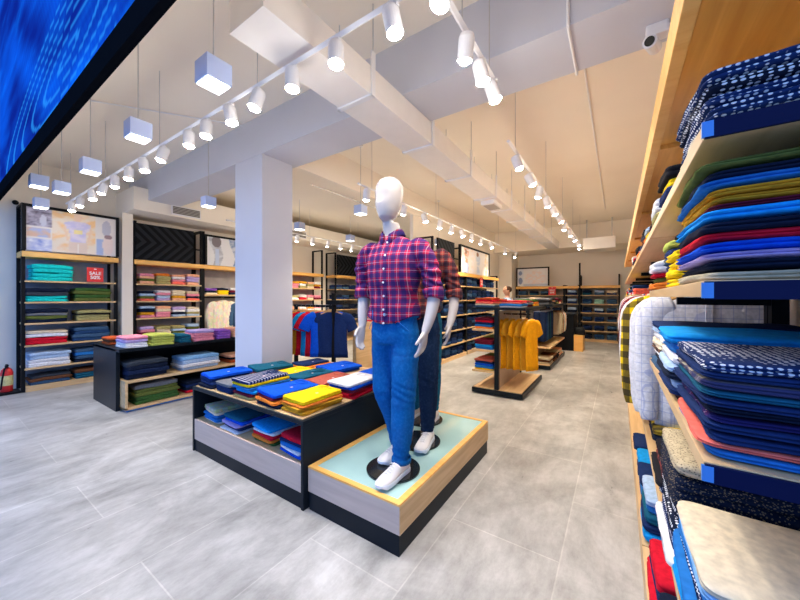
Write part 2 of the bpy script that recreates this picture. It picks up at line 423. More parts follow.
def shoe(parent, ax, ay, rz, roll=0.):
    e = bpy.data.objects.new('shoe', None)
    # upper: sections along length, toe at -y
    sec = [(.085, .030, .062, .012), (.07, .036, .085, .012), (.04, .038, .098, .012), (.0, .038, .092, .012), (-.04, .041, .080, .012), (-.08, .046, .064, .012), (-.12, .047, .052, .012), (-.155, .042, .044, .012), (-.178, .028, .034, .014), (-.188, .012, .026, .016)]
    rings = []
    for (y, hw, top, bot) in sec:
        h = top - bot; c = bot + h * .45; R = []
        for i in range(18):
            a = 2 * PI * i / 18; x = hw * math.cos(a); z = math.sin(a)
            z = z * h * .55 if z > 0 else z * h * .45
            if math.sin(a) > 0: x *= 1 - .35 * math.sin(a) ** 2 * (1 if y < 0.03 else .4)
            if math.sin(a) < 0: x = math.copysign(abs(math.cos(a)) ** .5 * hw, math.cos(a))
            R.append((x, y, c + z))
        rings.append(R)
    def tr(bb):
        bmesh.ops.transform(bb.bm, matrix=Matrix.Translation((ax, ay, .012)) @ Matrix.Rotation(rz, 4, 'Z'), verts=bb.bm.verts); return bb
    up = tr(B().loft(rings)).obj('shoe', M['shoe'], parent, True)
    rs = []
    for z, k in ((0, .97), (.004, 1.04), (.018, 1.05), (.026, 1.0)):
        R = []
        for (y, hw, _, _) in sec: R.append((hw * k * 1.03, y * 1.02, z + (.012 if y < -.16 else 0) * (1 - z / .03)))
        for (y, hw, _, _) in reversed(sec): R.append((-hw * k * 1.03, y * 1.02, z + (.012 if y < -.16 else 0) * (1 - z / .03)))
        rs.append(R)
    tr(B().loft(rs)).obj('sole', M['sole'], up)
    lc = B()
    for i in range(5):
        y = -.04 - i * .018; z = .088 - i * .007
        lc.cyl((-.018, y, z - .004), (0, y + .004, z + .002), .0028, n=6).cyl((0, y + .004, z + .002), (.018, y, z - .004), .0028, n=6)
    lc.cyl((-.016, -.04, .088), (-.036, -.03, .074), .0028, n=6).cyl((.016, -.04, .088), (.036, -.032, .074), .0028, n=6)
    tr(lc).obj('laces', M['ink'], up)
    tr(B().box(-.018, .018, .088, .094, .03, .062, .004)).obj('heel_tab', M['navyheel'], up)
    tr(B().loft([ring((0, .045, z), (1, 0, 0), (0, 1, 0), r, r * 1.25, 14) for z, r in ((.06, .036), (.080, .034), (.082, .028), (.065, .026))], cap=False)).obj('shoe_collar', M['sole'], up)
    return up
def mannequin(label, loc, rz, head, shirtcol, shirtmat, pantcol, pantmat, hem=.972, feet=((-.055, .18, -.15), (.075, -.05, -.12)), vox=.008):
    m = thing('mannequin', label, 'mannequin', loc, rz)
    # ---- body (one continuous mesh)
    bb = B()
    tor = [((.0, .03, .80), .095, .070), ((.0, .02, .92), .118, .082), ((.0, .01, 1.05), .120, .085), ((.005, .0, 1.2), .155, .105), ((.01, 0, 1.32), .175, .105), ((.012, .01, 1.385), .145, .085), ((.005, .012, 1.435), .09, .07), ((-.01, .005, 1.49), .056, .058), ((-.015, -.005, 1.56), .050, .056)]
    if not head: tor = tor[:-1]
    bb.loft([ring(p, (1, 0, 0), (0, 1, 0), a, c, 20, 2.3) for p, a, c in smooth_path(tor, 3)])
    if head:
        hr = []
        for t, ru, rv, oy in ((0, .030, .040, -.012), (.08, .048, .072, -.012), (.2, .063, .088, -.008), (.35, .076, .099, -.002), (.5, .085, .106, .004), (.65, .089, .107, .010), (.8, .084, .100, .014), (.9, .068, .082, .015), (.97, .042, .050, .015), (1., .012, .014, .015)):
            c = (-.022, -.02 + oy, 1.565 + t * .285)
            R = ring(c, (.97, .24, 0), (-.24, .97, 0), ru, rv, 24, 2.1)
            # planar abstract face: brow, nose ridge, chin
            out = []
            fd = Vector((-.24 * -1, .97, 0)) * -1
            fd = Vector((.24, -.97, 0)).normalized(); fd = Vector((-.34, -.94, 0)).normalized()
            for p in R:
                q = p - Vector(c); a = q.normalized().dot(fd)
                if a > .5:
                    s_ = max(0, (a - .5) / .5)
                    prof = {0: .005, .08: .006, .2: .004, .35: .008, .5: -.004}.get(t, 0)
                    p = p + fd * prof * s_ ** .7
                out.append(p)
            hr.append(out)
        bb.loft(hr)
    arms = (((-.19, .0, 1.40), (-.222, -.005, 1.28), (-.225, -.0, 1.12), (-.215, -.03, .99), (-.205, -.05, .90)),
            ((.20, .0, 1.40), (.245, .01, 1.27), (.272, .02, 1.12), (.268, -.02, .99), (.250, -.06, .89)))
    for s_, A in zip((-1, 1), arms):
        rad = ((.040, .044), (.044, .047), (.041, .042), (.034, .036), (.024, .027))
        bb.loft(limb(smooth_path([(A[i], *rad[i]) for i in range(5)], 4), 14, (0, 1, .1)))
        d = Vector(A[4]) - Vector(A[3])
        hand(bb, A[4], (d.x * .6, -.02 - .02 * (s_ < 0), -.1), (0, -1, 0), (-s_, 0, 0), 1.0)
    hips = ((-.085, .03, .88), (.085, .02, .88))
    (rx, ry, ra), (lx, ly, la) = feet
    legs = (((-.085, .03, .86), ((-.10 + rx) / 2 - .005, .03, .50), (rx, ry, .10)), ((.085, .02, .86), ((.10 + lx) / 2 + .0, -.015, .50), (lx, ly + .02, .10)))
    for Lg in legs:
        A, K, F_ = [Vector(q) for q in Lg]
        pth = [(A, .062, .07), (A.lerp(K, .5), .060, .065), (K, .048, .052), (K.lerp(F_, .35), .044, .050), (K.lerp(F_, .8), .034, .038), (F_, .03, .034)]
        bb.loft(limb(smooth_path([(tuple(p), a, c) for p, a, c in pth], 3), 14))
    o = bb.obj('body', M['mann'], m, True)
    remesh(o, .0055 if head else .007, 3)
    # ---- jeans
    jb = B()
    jb.loft([ring(p, (1, 0, 0), (0, 1, 0), a, c, 24, 2.4) for p, a, c in smooth_path([((.0, .022, .80), .152, .112), ((.0, .02, .86), .166, .122), ((0, .015, .93), .158, .115), ((0, .012, 1.0), .148, .106)], 3)])
    for Lg in legs:
        A, K, F_ = [Vector(q) for q in Lg]
        sgn = -1 if A.x < 0 else 1
        pth = [((A.x - .004 * sgn, A.y, .88), .09, .11), ((A.x - .006 * sgn, A.y, .78), .090, .104), (tuple(A.lerp(K, .55)), .086, .095), (tuple(K), .078, .083), (tuple(K.lerp(F_, .4)), .073, .078), (tuple(K.lerp(F_, .8)), .062, .066), (tuple(F_), .056, .060), ((F_.x, F_.y, .085), .056, .060)]
        jb.loft(limb(smooth_path(pth, 4), 20))
    bmesh.ops.scale(jb.bm, vec=(.95, .98, 1), verts=jb.bm.verts)
    j = jb.obj('jeans', M[pantmat], m, True, col=pantcol)
    def wr(co, no):
        k = 0.
        for zc, amp in ((.50, .0022), (.13, .003), (.80, .0015)):
            g = math.exp(-((co.z - zc) / .09) ** 2)
            k += amp * g * math.sin(co.z * 110 + 14 * co.x + 3 * math.sin(co.y * 20) + 6 * noise.noise(co * 8))
        k += .009 * noise.noise(Vector((co.x * 9, co.y * 9, co.z * 5)))
        if co.z > .965: k += .003
        return no * k
    remesh(j, .0075 if head else .011, 3, wr)
    if head:
        bl = B(); bl.loft([ring(p, (1, 0, 0), (0, 1, 0), a, c, 28, 2.4) for p, a, c in (((0, .012, .962), .157, .114), ((0, .012, .965), .160, .117), ((0, .012, 1.0), .156, .113), ((0, .012, 1.003), .150, .107))]).obj('waistband', M[pantmat], j, True, col=pantcol)
        for x in (-.09, .075, .13):
            yy = -.112 * math.sqrt(max(0, 1 - (abs(x) / .16) ** 2.4)) + .010
            B().box(x - .007, x + .007, yy - .009, yy + .004, .955, 1.01, .002).obj('belt_loop', M[pantmat], j, col=pantcol)
        B().cyl((.008, -.108, .985), (.008, -.122, .985), .009).obj('fly_button', M['steel'], j)
        for s_ in (-1, 1):
            pts = []
            for k in range(7):
                an = k / 6 * PI / 2; x = s_ * (.06 + .085 * math.sin(an)) ; z = .955 - .07 * (math.sin(an)) ** 1.6
                yy = -.122 * max(.05, 1 - (abs(x) / .166) ** 2.4) ** (1 / 2.4) + .016
                pts.append((x, yy - .001, z))
            B().tube(pts, .0018, 6).obj('pocket_seam', M[pantmat], j, col=tuple(x * 1.6 + .02 for x in pantcol))
        # turned hems
        for Lg in legs:
            F_ = Lg[2]
            B().loft([ring((F_[0], F_[1], z), (1, 0, 0), (0, 1, 0), a, a * 1.07, 22, 2., .05, F_[0] * 9) for z, a in ((.080, .052), (.080, .061), (.105, .0615), (.107, .055))], cap=False).obj('hem', M[pantmat], j, True, col=tuple(x * .85 for x in pantcol))
    # ---- shirt
    sb = B()
    sp = [((0, .012, hem), .176, .125), ((0, .012, hem + .05), .172, .124), ((0, .006, 1.08), .158, .114), ((.004, .0, 1.2), .172, .124), ((.01, 0, 1.32), .186, .120), ((.012, .008, 1.385), .168, .104), ((.006, .012, 1.435), .118, .085), ((-.006, .008, 1.475), .066, .064)]
    sb.loft([ring(p, (1, 0, 0), (0, 1, 0), a, c, 26, 2.4) for p, a, c in smooth_path(sp, 4)])
    for s_, A in zip((-1, 1), arms):
        p0 = Vector((s_ * .13 + .01, .008, 1.40)); e = Vector(A[2]).lerp(Vector(A[3]), .12)
        pth = [(tuple(p0), .045, .060), (tuple(Vector(A[0]) + Vector((-s_ * .012, 0, -.015))), .060, .068), (A[1], .057, .064), (tuple(Vector(A[1]).lerp(Vector(A[2]), .6)), .054, .059), (tuple(e), .052, .055)]
        sb.loft(limb(smooth_path(pth, 4), 20, (0, 1, .1)))
    s = sb.obj('shirt', M[shirtmat], m, True, col=shirtcol)
    def ws(co, no):
        k = .0045 * noise.noise(co * 11) + .002 * noise.noise(co * 30)
        # drag folds from chest to waist and crumples on sleeves
        if abs(co.x - .01) > .175: k += .0055 * math.sin(co.z * 95 + 9 * noise.noise(co * 9)) * (1 if co.z < 1.3 else .5)
        else: k += .004 * math.sin(co.x * 46 + co.z * 16 + 4 * noise.noise(co * 5)) * (1.2 if co.z < 1.15 else .6)
        g = no * k
        if co.z < hem + .05 and abs(no.z) < .6:   # curved shirt tail
            g += Vector((0, 0, -.06 * (1 - min(1, abs(co.x) / .17) ** 2) * (hem + .05 - co.z) / .05))
        return g
    remesh(s, .0075 if head else .011, 2, ws)
    # rolled cuffs
    for s_, A in zip((-1, 1), arms):
        e = Vector(A[2]).lerp(Vector(A[3]), .12); dd = (Vector(A[3]) - Vector(A[2])).normalized(); up = (Vector(A[2]) - Vector(A[1])).normalized()
        pth = [(tuple(e - up * .045), .054, .057), (tuple(e - up * .035), .060, .063), (tuple(e), .060, .062), (tuple(e + dd * .022), .057, .060), (tuple(e + dd * .026), .046, .048)]
        B().loft(limb(smooth_path(pth, 2), 22, (0, 1, .1), .12, s_ * 3.)).obj('rolled_cuff', M[shirtmat], s, True, col=shirtcol)
    if head:
        # collar: stand + two points
        cc = Vector((-.008, .006, 0))
        st_ = []
        for z, a, c in ((1.468, .072, .070), (1.500, .066, .066), (1.518, .064, .064), (1.505, .074, .074), (1.478, .086, .084), (1.474, .083, .081)):
            R = []
            for i in range(25):
                an = -PI / 2 + .22 + (2 * PI - .44) * i / 24
                front = max(0, math.cos(an + PI / 2)) ** 3
                R.append((cc.x + a * math.cos(an), cc.y + c * math.sin(an) - .012 * front, z - .042 * front - (.028 * front if a > .08 else 0)))
            st_.append(R)
        bmc = B(); vs = [[bmc.bm.verts.new(p) for p in R] for R in st_]
        for a_, b_ in zip(vs, vs[1:]):
            for i in range(24): bmc.bm.faces.new((a_[i], a_[i + 1], b_[i + 1], b_[i]))
        co = bmc.obj('collar', M[shirtmat], s, True, col=tuple(x * .55 for x in shirtcol))
        so = co.modifiers.new('t', 'SOLIDIFY'); so.thickness = .004
        # placket strip and buttons on the front surface
        def fy(z, x=0.):
            for (p0, a0, c0), (p1, a1, c1) in zip(sp, sp[1:]):
                if p0[2] <= z <= p1[2]:
                    t = (z - p0[2]) / (p1[2] - p0[2]); return (p0[1] + (p1[1] - p0[1]) * t) - (c0 + (c1 - c0) * t), p0[0] + (p1[0] - p0[0]) * t
            return sp[0][0][1] - sp[0][2], 0
        ps = []
        for i in range(19):
            z = hem + .0 + i * (1.435 - hem) / 18; y, x = fy(z); ps.append((x, y - .0035, z))
        R = [[(x - .016, y + .006, z), (x - .016, y - .001, z), (x + .016, y - .001, z), (x + .016, y + .006, z)] for x, y, z in ps]
        B().loft(R).obj('placket', M[shirtmat], s, col=shirtcol)
        for k in range(7):
            z = 1.425 - k * .082; y, x = fy(z)
            B().cyl((x, y - .001, z), (x, y - .008, z), .0062, n=12).obj('button', M['button'], s)
    # ---- shoes, plate
    shoe(m, feet[0][0], feet[0][1] - .02, feet[0][2]); shoe(m, feet[1][0], feet[1][1] - .02, feet[1][2])
    B().cyl((.0, .0, -.0), (.0, .0, .010), .17, n=48).cyl((.0, .0, .010), (.0, .0, .013), .166, n=48).obj('base_plate', M['disc'], m)
    return m
mannequin('front mannequin with white head, red and navy plaid shirt and blue jeans', (-1.185, 1.69, .279), .08, True, (.42, .018, .07), 'f_plaid', (.004, .11, .36), 'f_denim', vox=.0075)
mannequin('second mannequin in brown plaid shirt and navy jeans, behind the front one', (-1.26, 2.12, .279), .3, False, (.30, .05, .04), 'f_darkplaid', (.008, .022, .06), 'f_denim', feet=((-.12, .08, -.25), (.08, -.02, -.1)))
mannequin('rear mannequin with teal blue jeans at the back of the plinth', (-1.44, 2.52, .279), .2, False, (.05, .06, .10), 'f_plain', (.01, .13, .25), 'f_denim', feet=((-.10, .02, -.2), (.09, -.0, -.1)))

# person
def person(loc, rz):
    p = thing('person', 'person in light blue shirt standing behind the aisle display stand', 'person', loc, rz)
    bb = B()
    bb.loft([ring(q, (1, 0, 0), (0, 1, 0), a, c, 18, 2.3) for q, a, c in smooth_path([((0, 0, .78), .13, .10), ((0, 0, .9), .15, .11), ((0, 0, 1.02), .125, .09), ((0, 0, 1.2), .155, .10), ((0, 0, 1.3), .16, .09), ((0, 0, 1.35), .08, .06), ((0, 0, 1.39), .048, .05), ((0, 0, 1.44), .046, .05)], 3)])
    bb.loft([ring((0, -.012, 1.41 + t * .215), (1, 0, 0), (0, 1, 0), a, c, 18) for t, a, c in ((0, .03, .04), (.15, .05, .065), (.4, .066, .084), (.6, .072, .09), (.8, .066, .084), (.95, .035, .045), (1, .01, .01))])
    bb.sph((0, -.108, 1.505), .014, (1, 1, 1.5), 10)
    for s_ in (-1, 1):
        bb.sph((s_ * .073, 0, 1.515), .018, (.4, .8, 1.2), 10)
        bb.loft(limb(smooth_path([((s_ * .14, 0, 1.29), .05, .05), ((s_ * .2, .01, 1.15), .042, .042), ((s_ * .22, 0, 1.02), .036, .036), ((s_ * .2, -.10, .95), .03, .03), ((s_ * .17, -.19, .93), .022, .024)], 3), 12))
        hand(bb, (s_ * .17, -.19, .93), (-s_ * .2, -1, -.15), (0, 0, 1), (-s_, 0, 0), .9)
        bb.loft(limb(smooth_path([((s_ * .08, 0, .82), .085, .09), ((s_ * .09, -.01, .45), .055, .06), ((s_ * .09, .0, .25), .05, .055), ((s_ * .09, .01, .07), .034, .04)], 3), 12))
        bb.loft([ring((s_ * .09, y, .035), (1, 0, 0), (0, 0, 1), a, c, 12) for y, a, c in ((.06, .03, .03), (0, .04, .045), (-.1, .045, .035), (-.17, .03, .022))])
    remesh(bb.obj('body', M['skin'], p, True), .011, 2)
    sh = B().loft([ring(q, (1, 0, 0), (0, 1, 0), a, c, 20, 2.3) for q, a, c in ((( 0, 0, .84), .165, .125), ((0, 0, 1.02), .145, .105), ((0, 0, 1.2), .17, .115), ((0, 0, 1.3), .172, .102), ((0, 0, 1.355), .09, .07))])
    for s_ in (-1, 1): sh.loft(limb([((s_ * .11, 0, 1.30), .05, .06), ((s_ * .17, 0, 1.24), .062, .062), ((s_ * .215, .01, 1.12), .055, .055)], 14))
    remesh(sh.obj('shirt', M['f_plain'], p, True, col=C['lightblue']), .012, 2)
    tr = B()
    for s_ in (-1, 1): tr.loft(limb([((s_ * .075, 0, .88), .095, .11), ((s_ * .085, 0, .7), .09, .1), ((s_ * .09, -.01, .45), .07, .075), ((s_ * .09, .01, .08), .06, .065)], 14))
    remesh(tr.obj('trousers', M['f_denim'], p, True, col=C['navy']), .012, 2)
    B().sph((0, .012, 1.55), .086, (.95, 1.1, .98), 18).obj('hair', M['hair'], p, True)
    for s_ in (-1, 1):
        B().sph((s_ * .028, -.093, 1.525), .008).obj('eye', M['black'], p)
    B().box(-.02, .02, -.098, -.09, 1.468, 1.474, .001).obj('mouth', M['red'], p)
person((-2.2, 7.9, 0), -.9)

# ------------------------------------------------------------------ setting
b = B().box(-9, 2.5, -3.5, 13, -.1, 0); struct(b.obj('floor', M['floor']), 'grey concrete look tile floor with pale joints')
b = B()
b.box(-7.6, 1, .60, 13, 3.45, 3.6)
struct(b.obj('ceiling', M['ceil']), 'off-white painted ceiling')
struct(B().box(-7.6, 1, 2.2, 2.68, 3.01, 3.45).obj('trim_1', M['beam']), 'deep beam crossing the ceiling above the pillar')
struct(B().box(-4.75, -3.36, 2.68, 12.2, 3.01, 3.45).obj('trim_2', M['ceil']), 'lowered ceiling strip running back from the pillar')
struct(B().box(-7.6, 1, 10.6, 12.2, 2.82, 3.45).obj('trim_3', M['ceil']), 'dropped ceiling band at the back wall')
struct(B().box(-7.6, -6.62, 2.0, 12, 2.82, 3.2).obj('trim_4', M['ceil']), 'boxed air duct above the left wall units')
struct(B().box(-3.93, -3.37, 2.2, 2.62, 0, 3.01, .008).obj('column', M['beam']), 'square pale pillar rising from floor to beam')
struct(B().box(-7.75, -7.5, .2, 12.2, 0, 3.6).obj('wall_left', M['wall']), 'pale painted left wall')
struct(B().box(-7.6, 1, 12.0, 12.2, 0, 3.6).obj('wall_back', M['wall']), 'cream painted back wall')
struct(B().box(.62, .8, .45, 12.2, 0, 3.6).obj('wall_right', M['wall']), 'cream painted right wall')
struct(B().box(-3.45, -3.38, 5.5, 12.0, 0, 3.01).obj('wall_partition', M['wall']), 'partition wall behind the denim shelving')
struct(B().box(-3.38, -2.95, 11.1, 12.0, 0, 2.82).obj('wall_pier', M['wall']), 'cream wall pier at the back corner')
struct(B().box(-7.5, -7.05, 1.97, 2.12, 0, 2.82).obj('trim_5', M['wall']), 'narrow pale pier between the left wall units')

# ------------------------------------------------------------------ shelving
def unit(name, label, loc, rz, W, D, zs, top=2.03, posts=True, back='conc', base=.08, ptop=2.72, group=None, thick=.025, fasc=.08, hang=None, topless=False):
    """local X along the front, front faces -Y at y=0, back at y=+D"""
    u = thing(name, label, 'shelving', loc, rz, group)
    if posts:
        for x in (0.02, W - .02):
            B().box(x - .02, x + .02, .02, .06, 0, ptop).box(x - .02, x + .02, D - .04, D, 0, ptop).box(x - .02, x + .02, .06, D - .04, ptop - .03, ptop).obj('post', M['black'], u)
    B().box(.04, W - .04, D - .02, D, 0, top).obj('back_panel', M[back], u)
    if base: B().box(.04, W - .04, .0, D - .02, 0, base, .003).obj('plinth', M['woodx'], u)
    for z in zs:
        if z > base + .05: B().box(.03, W - .03, -.0, D - .02, z - thick, z, .003).obj('shelf', M['woodx'], u)
    if not topless: B().box(.0, W, -.02, D, top - fasc, top, .004).obj('fascia', M['stripw'], u)
    if hang:
        B().cyl((.03, D / 2, hang), (W - .03, D / 2, hang), .013).obj('hanging_rail', M['black'], u)
    return u
ZS = [1.61, 1.30, .99, .67, .34]
LX = -7.05
unit('wall_shelving', 'black framed shelving unit nearest the front on the left wall', (LX, .84, 0), PI / 2, 1.08, .44, ZS, back='blue_lit_back')
unit('wall_shelving', 'shelving unit on left wall below the dark chevron panel nearest the front', (LX, 2.14, 0), PI / 2, 1.14, .44, ZS, base=.08)
unit('wall_shelving', 'left wall unit with patterned shirt hanging, partly behind the pillar', (LX, 3.28, 0), PI / 2, 1.1, .44, [1.42], base=.3, hang=1.36)
unit('wall_shelving', 'left wall unit seen just right of the pillar behind the shirt rack', (LX, 5.4, 0), PI / 2, 1.15, .44, ZS)
unit('wall_shelving', 'farthest left wall unit below the second chevron panel', (LX, 7.05, 0), PI / 2, 1.5, .44, ZS)
unit('denim_shelving', 'front half of long shelving wall stacked with blue jeans', (-2.97, 5.6, 0), PI / 2, 1.7, .40, [1.63, 1.30, .97, .64, .34], top=1.93, ptop=2.56)
unit('denim_shelving', 'back half of long shelving wall stacked with blue jeans', (-2.97, 7.3, 0), PI / 2, 2.4, .40, [1.63, 1.30, .97, .64, .34], top=1.93, ptop=2.0)
unit('back_shelving', 'back wall shelving unit on the left, under the framed poster', (-2.92, 11.5, 0), 0, 1.5, .44, [1.43, 1.16, .89, .62, .34], top=1.72, ptop=1.75, back='warm')
unit('back_shelving', 'back wall shelving unit on the right beside the aisle end', (-1.0, 11.5, 0), 0, 1.05, .44, [1.43, 1.16, .89, .62, .34], top=1.72, ptop=2.05, back='warm')
unit('back_shelving', 'narrow middle back wall shelving unit beside tall black post', (-1.42, 11.5, 0), 0, .42, .44, [1.43, 1.16, .89, .62, .34], top=1.72, ptop=1.75, back='warm')

# posters
def poster(label, loc, rz, w, h, fn, nx=72, ny=48):
    p = thing('framed_poster', label, 'poster', loc, rz)
    B().box(-.04, 0, -.02, .04, -.0, h + .04).box(w, w + .04, -.02, .04, -.0, h + .04).box(0, w, -.02, .04, h, h + .04).obj('frame', M['black'], p)
    picture('print', w, h, nx, ny, fn, p)
    return p
def pic1(u, v):
    c = (.80, .76, .72)
    if u < .26:
        if v > .58: c = lerp((.20, .18, .24), (.5, .48, .6), .5 + nz(u, v, 14)); c = (.6, .62, .72) if ell(u, v, .17, .72, .035, .14) else c
        elif rect(u, v, .01, .245, .32, .54): c = lerp((.75, .52, .38), (.45, .52, .75), max(0, min(1, .5 + 1.5 * nz(u, v, 9, 3))))
        elif v < .28: c = lerp((.35, .42, .72), (.72, .74, .85), .5 + nz(u, v, 12, 5))
    elif u < .74:
        c = lerp((.84, .74, .62), (.90, .60, .30), max(0, min(1, .3 + 1.6 * nz(u, v, 6) + .6 * (v - .5))))
        x = abs(u - .54)
        if v < .30 and x < .10: c = (.80, .66, .56)                       # trousers
        if abs(u - .54) < .012 and v < .24: c = (.92, .86, .78)
        if .28 < v < .80 and x < .085 + .05 * (v - .28) + (.045 if v > .60 else 0) - max(0, v - .74) * 1.2: c = lerp((.58, .56, .80), (.76, .70, .82), max(0, min(1, .5 + 1.4 * nz(u, v, 9, 2))))
        if .60 < v < .66 and .13 < x < .165: c = (.85, .64, .46)
        if .30 < v < .62 and .135 < x + (.62 - v) * .12 < .165: c = (.85, .64, .46)     # arms
        if rect(u, v, .49, .59, .50, .60): c = (.86, .76, .36)              # chest print
        if .80 < v and ell(u, v, .54, .92, .045, .12): c = (.84, .62, .46)
    else:
        if rect(u, v, .76, .84, .02, .42): c = (.40, .50, .75)
        if ell(u, v, .88, .72, .06, .2): c = (.52, .52, .60)
        if ell(u, v, .90, .28, .07, .26): c = (.82, .70, .66)
        if ell(u, v, .90, .5, .05, .06): c = (.35, .24, .26)
    return c
def pic2(u, v):
    c = (.82, .84, .88)
    for cx, w_, col in ((.2, .12, (.42, .44, .52)), (.62, .10, (.20, .32, .55)), (.85, .1, (.85, .60, .50))):
        if abs(u - cx - .05 * math.sin(v * 5)) < w_ * (.6 + .4 * v): c = lerp(col, (.7, .75, .82), max(0, .5 + nz(u, v, 7)))
    if ell(u, v, .2, .85, .10, .2): c = (.22, .20, .22)
    if .18 < u < .26 and v < .6: c = (.55, .66, .85)
    return c
def pic3(u, v):
    c = (.80, .77, .76)
    for i, (cx, col) in enumerate(((.18, (.72, .34, .18)), (.38, (.86, .72, .66)), (.58, (.50, .60, .78)), (.9, (.76, .60, .36)))):
        if abs(u - cx) < .06 + .02 * math.sin(9 * v + i): c = lerp(col, (.8, .8, .85), max(0, min(1, .3 + nz(u, v, 9, i))))
    if ell(u, v, .16, .85, .035, .1) or ell(u, v, .56, .86, .04, .1): c = (.30, .16, .10)
    if v < .4 and ell(u, v, .15, .2, .10, .3): c = (.42, .55, .80)
    return c
def pic4(u, v):
    c = (.82, .80, .80)
    if u < .2: c = (.74, .78, .85); c = (.25, .34, .55) if ell(u, v, .1, .75, .06, .13) or ell(u, v, .1, .3, .07, .2) else c
    elif ell(u, v, .6, .45, .33, .42): c = lerp((.84, .70, .66), (.80, .78, .82), max(0, min(1, .5 + 2 * nz(u, v, 10))))
    if u > .2 and v < .12: c = (.55, .62, .78)
    return c
poster('wide framed collage poster above the teal polos on the left wall', (LX + .02, .88, 2.05), PI / 2, 1.0, .62, pic1)
poster('framed fashion poster on left wall beside the pillar', (LX + .02, 3.34, 1.98 + .06), PI / 2, .98, .58, pic2)
poster('framed fashion poster above the long wall of jeans', (-2.95, 6.86, 1.94), PI / 2, 1.9, .58, pic3)
poster('framed poster with a white arch picture on the back wall', (-2.86, 11.5, 1.74), 0, .96, .58, pic4)
def chevron(label, loc, rz, w, h):
    p = thing('chevron_panel', label, 'panel', loc, rz)
    o = B().box(-w / 2, w / 2, 0, .03, -h / 2, h / 2, .004).obj('relief_board', M['chevron'], p, loc=(w / 2, 0, h / 2))
    B().box(w, w + .22, .01, .03, h * .42, h * .46).obj('bracket', M['black'], p)
chevron('black chevron relief panel on the left wall between two posters', (LX + .01, 2.16, 2.04), PI / 2, .94, .64)
chevron('distant black chevron panel on left wall beside the tall mannequin', (LX + .01, 7.1, 2.04), PI / 2, 1.0, .62)
chevron('black chevron panel edge near front end of the denim wall', (-2.96, 5.75, 1.95), PI / 2, .8, .6)

# ------------------------------------------------------------------ sale signs
def sale(label, loc, rz, w=.2, h=.23):
    p = thing('sale_sign', label, 'sign', loc, rz)
    B().box(0, w, 0, .006, 0, h).obj('card', M['red'], p)
    B().box(.02, w - .02, .006, .03, 0, .01).obj('foot', M['red'], p)
    for s, sz, zz in (('SALE', .068, .115), ('50%', .075, .045)):
        me = TXT[s].copy(); me.transform(Matrix.Diagonal((sz * w / .2, 1, sz * w / .2, 1))); me.materials.clear(); me.materials.append(M['ink'])
        o = bpy.data.objects.new('lettering', me); COL.objects.link(o); o.parent = p; o.location = (w / 2, -.002, zz * h / .23)
    B().box(w * .42, w * .58, -.002, .0, h * .86, h * .92).obj('emblem', M['ink'], p)
sale('red sale sign beside the teal polos on left wall', (LX + .03, 1.52, 1.615), PI / 2)
sale('red sale sign standing on the denim wall top shelf', (-2.95, 8.1, 1.635), PI / 2, .2, .24)
sale('red sale sign on the back wall shelving', (-1.88, 11.47, 1.435), 0, .22, .26)
sale('small red sale sign behind the rack of tee shirts', (-2.93, 3.5, 1.03), 0.3, .10, .13)

# ------------------------------------------------------------------ piles on left wall
def rowY(x, ys, z, rows, w, d, place, kind, jit=.008):  # facing +X
    pass
AX = LX - .19
def st(kind, cols, t, pat=None):
    return [(kind, c, t) + ((pat,) if pat else ()) for c in cols]
U1 = [(1.61, [(1.16, .46, st('polo', ['teal'] * 4, .062))]),
      (1.30, [(1.10, .46, [('polo', 'teal', .05), ('polo', 'teal', .04), ('jeans', 'charcoal', .06), ('jeans', 'midnight', .06)]), (1.61, .46, st('polo', ['olive', 'green', 'olive', 'green'], .052))]),
      (.99, [(1.10, .45, [('jeans', 'midnight', .05), ('polo', 'olive', .05), ('polo', 'grey', .04), ('jeans', 'midnight', .05)]), (1.62, .42, [('polo', 'khaki', .055), ('polo', 'khaki', .045), ('polo', 'black', .02), ('polo', 'khaki', .05)])]),
      (.67, [(1.10, .46, [('polo', 'red', .055), ('polo', 'red', .055), ('polo', 'white', .05), ('polo', 'cream', .04)]), (1.60, .44, st('jeans', ['denim', 'steel', 'denim', 'steel'], .052))]),
      (.34, [(1.12, .44, [('jeans', 'white', .06), ('jeans', 'white', .05), ('jeans', 'lightblue', .05), ('jeans', 'lightblue', .05)]), (1.60, .42, st('jeans', ['midnight', 'steel', 'blue', 'steel'], .048))]),
      (.08, [(1.14, .44, [('jeans', 'steel', .045), ('jeans', 'brown', .04), ('jeans', 'charcoal', .04)]), (1.60, .42, st('jeans', ['petrol', 'petrol', 'brown'], .045))])]
rown = ['top', 'second', 'third', 'fourth', 'fifth', 'bottom']
for r, (z, sts) in enumerate(U1):
    for k, (y, w, items) in enumerate(sts):
        side = ('left' if k == 0 else 'right')
        pile(AX, y, z + .002, PI / 2, items, w, .34, f'{side} stack on {rown[r]} shelf, nearest left wall unit', f'folded clothes on the {rown[r]} shelf of the nearest left unit')
rnd = random.Random(4)
PAL2 = ['peach', 'pink', 'coral', 'maroon', 'cream', 'orange', 'lightblue', 'white', 'khaki', 'peach', 'cream', 'mustard', 'pink', 'lavender', 'midnight', 'olive']
nm = ['first', 'second', 'third', 'fourth', 'fifth', 'sixth', 'seventh', 'eighth', 'ninth', 'tenth', 'eleventh', 'twelfth', 'thirteenth', 'fourteenth']
for r, z in enumerate(ZS + [.08]):
    for k in range(4):
        n = [4, 4, 4, 3, 3, 3][r]
        items = [(rc(rnd, ['shirt', 'polo']), rc(rnd, PAL2), rnd.uniform(.042, .056)) for _ in range(n)]
        pile(AX, 2.34 + k * .255, z + .002, PI / 2, items, .235, .34, f'{nm[k]} stack, {rown[r]} shelf of left unit under chevron', f'folded shirts on the {rown[r]} shelf under the chevron panel')
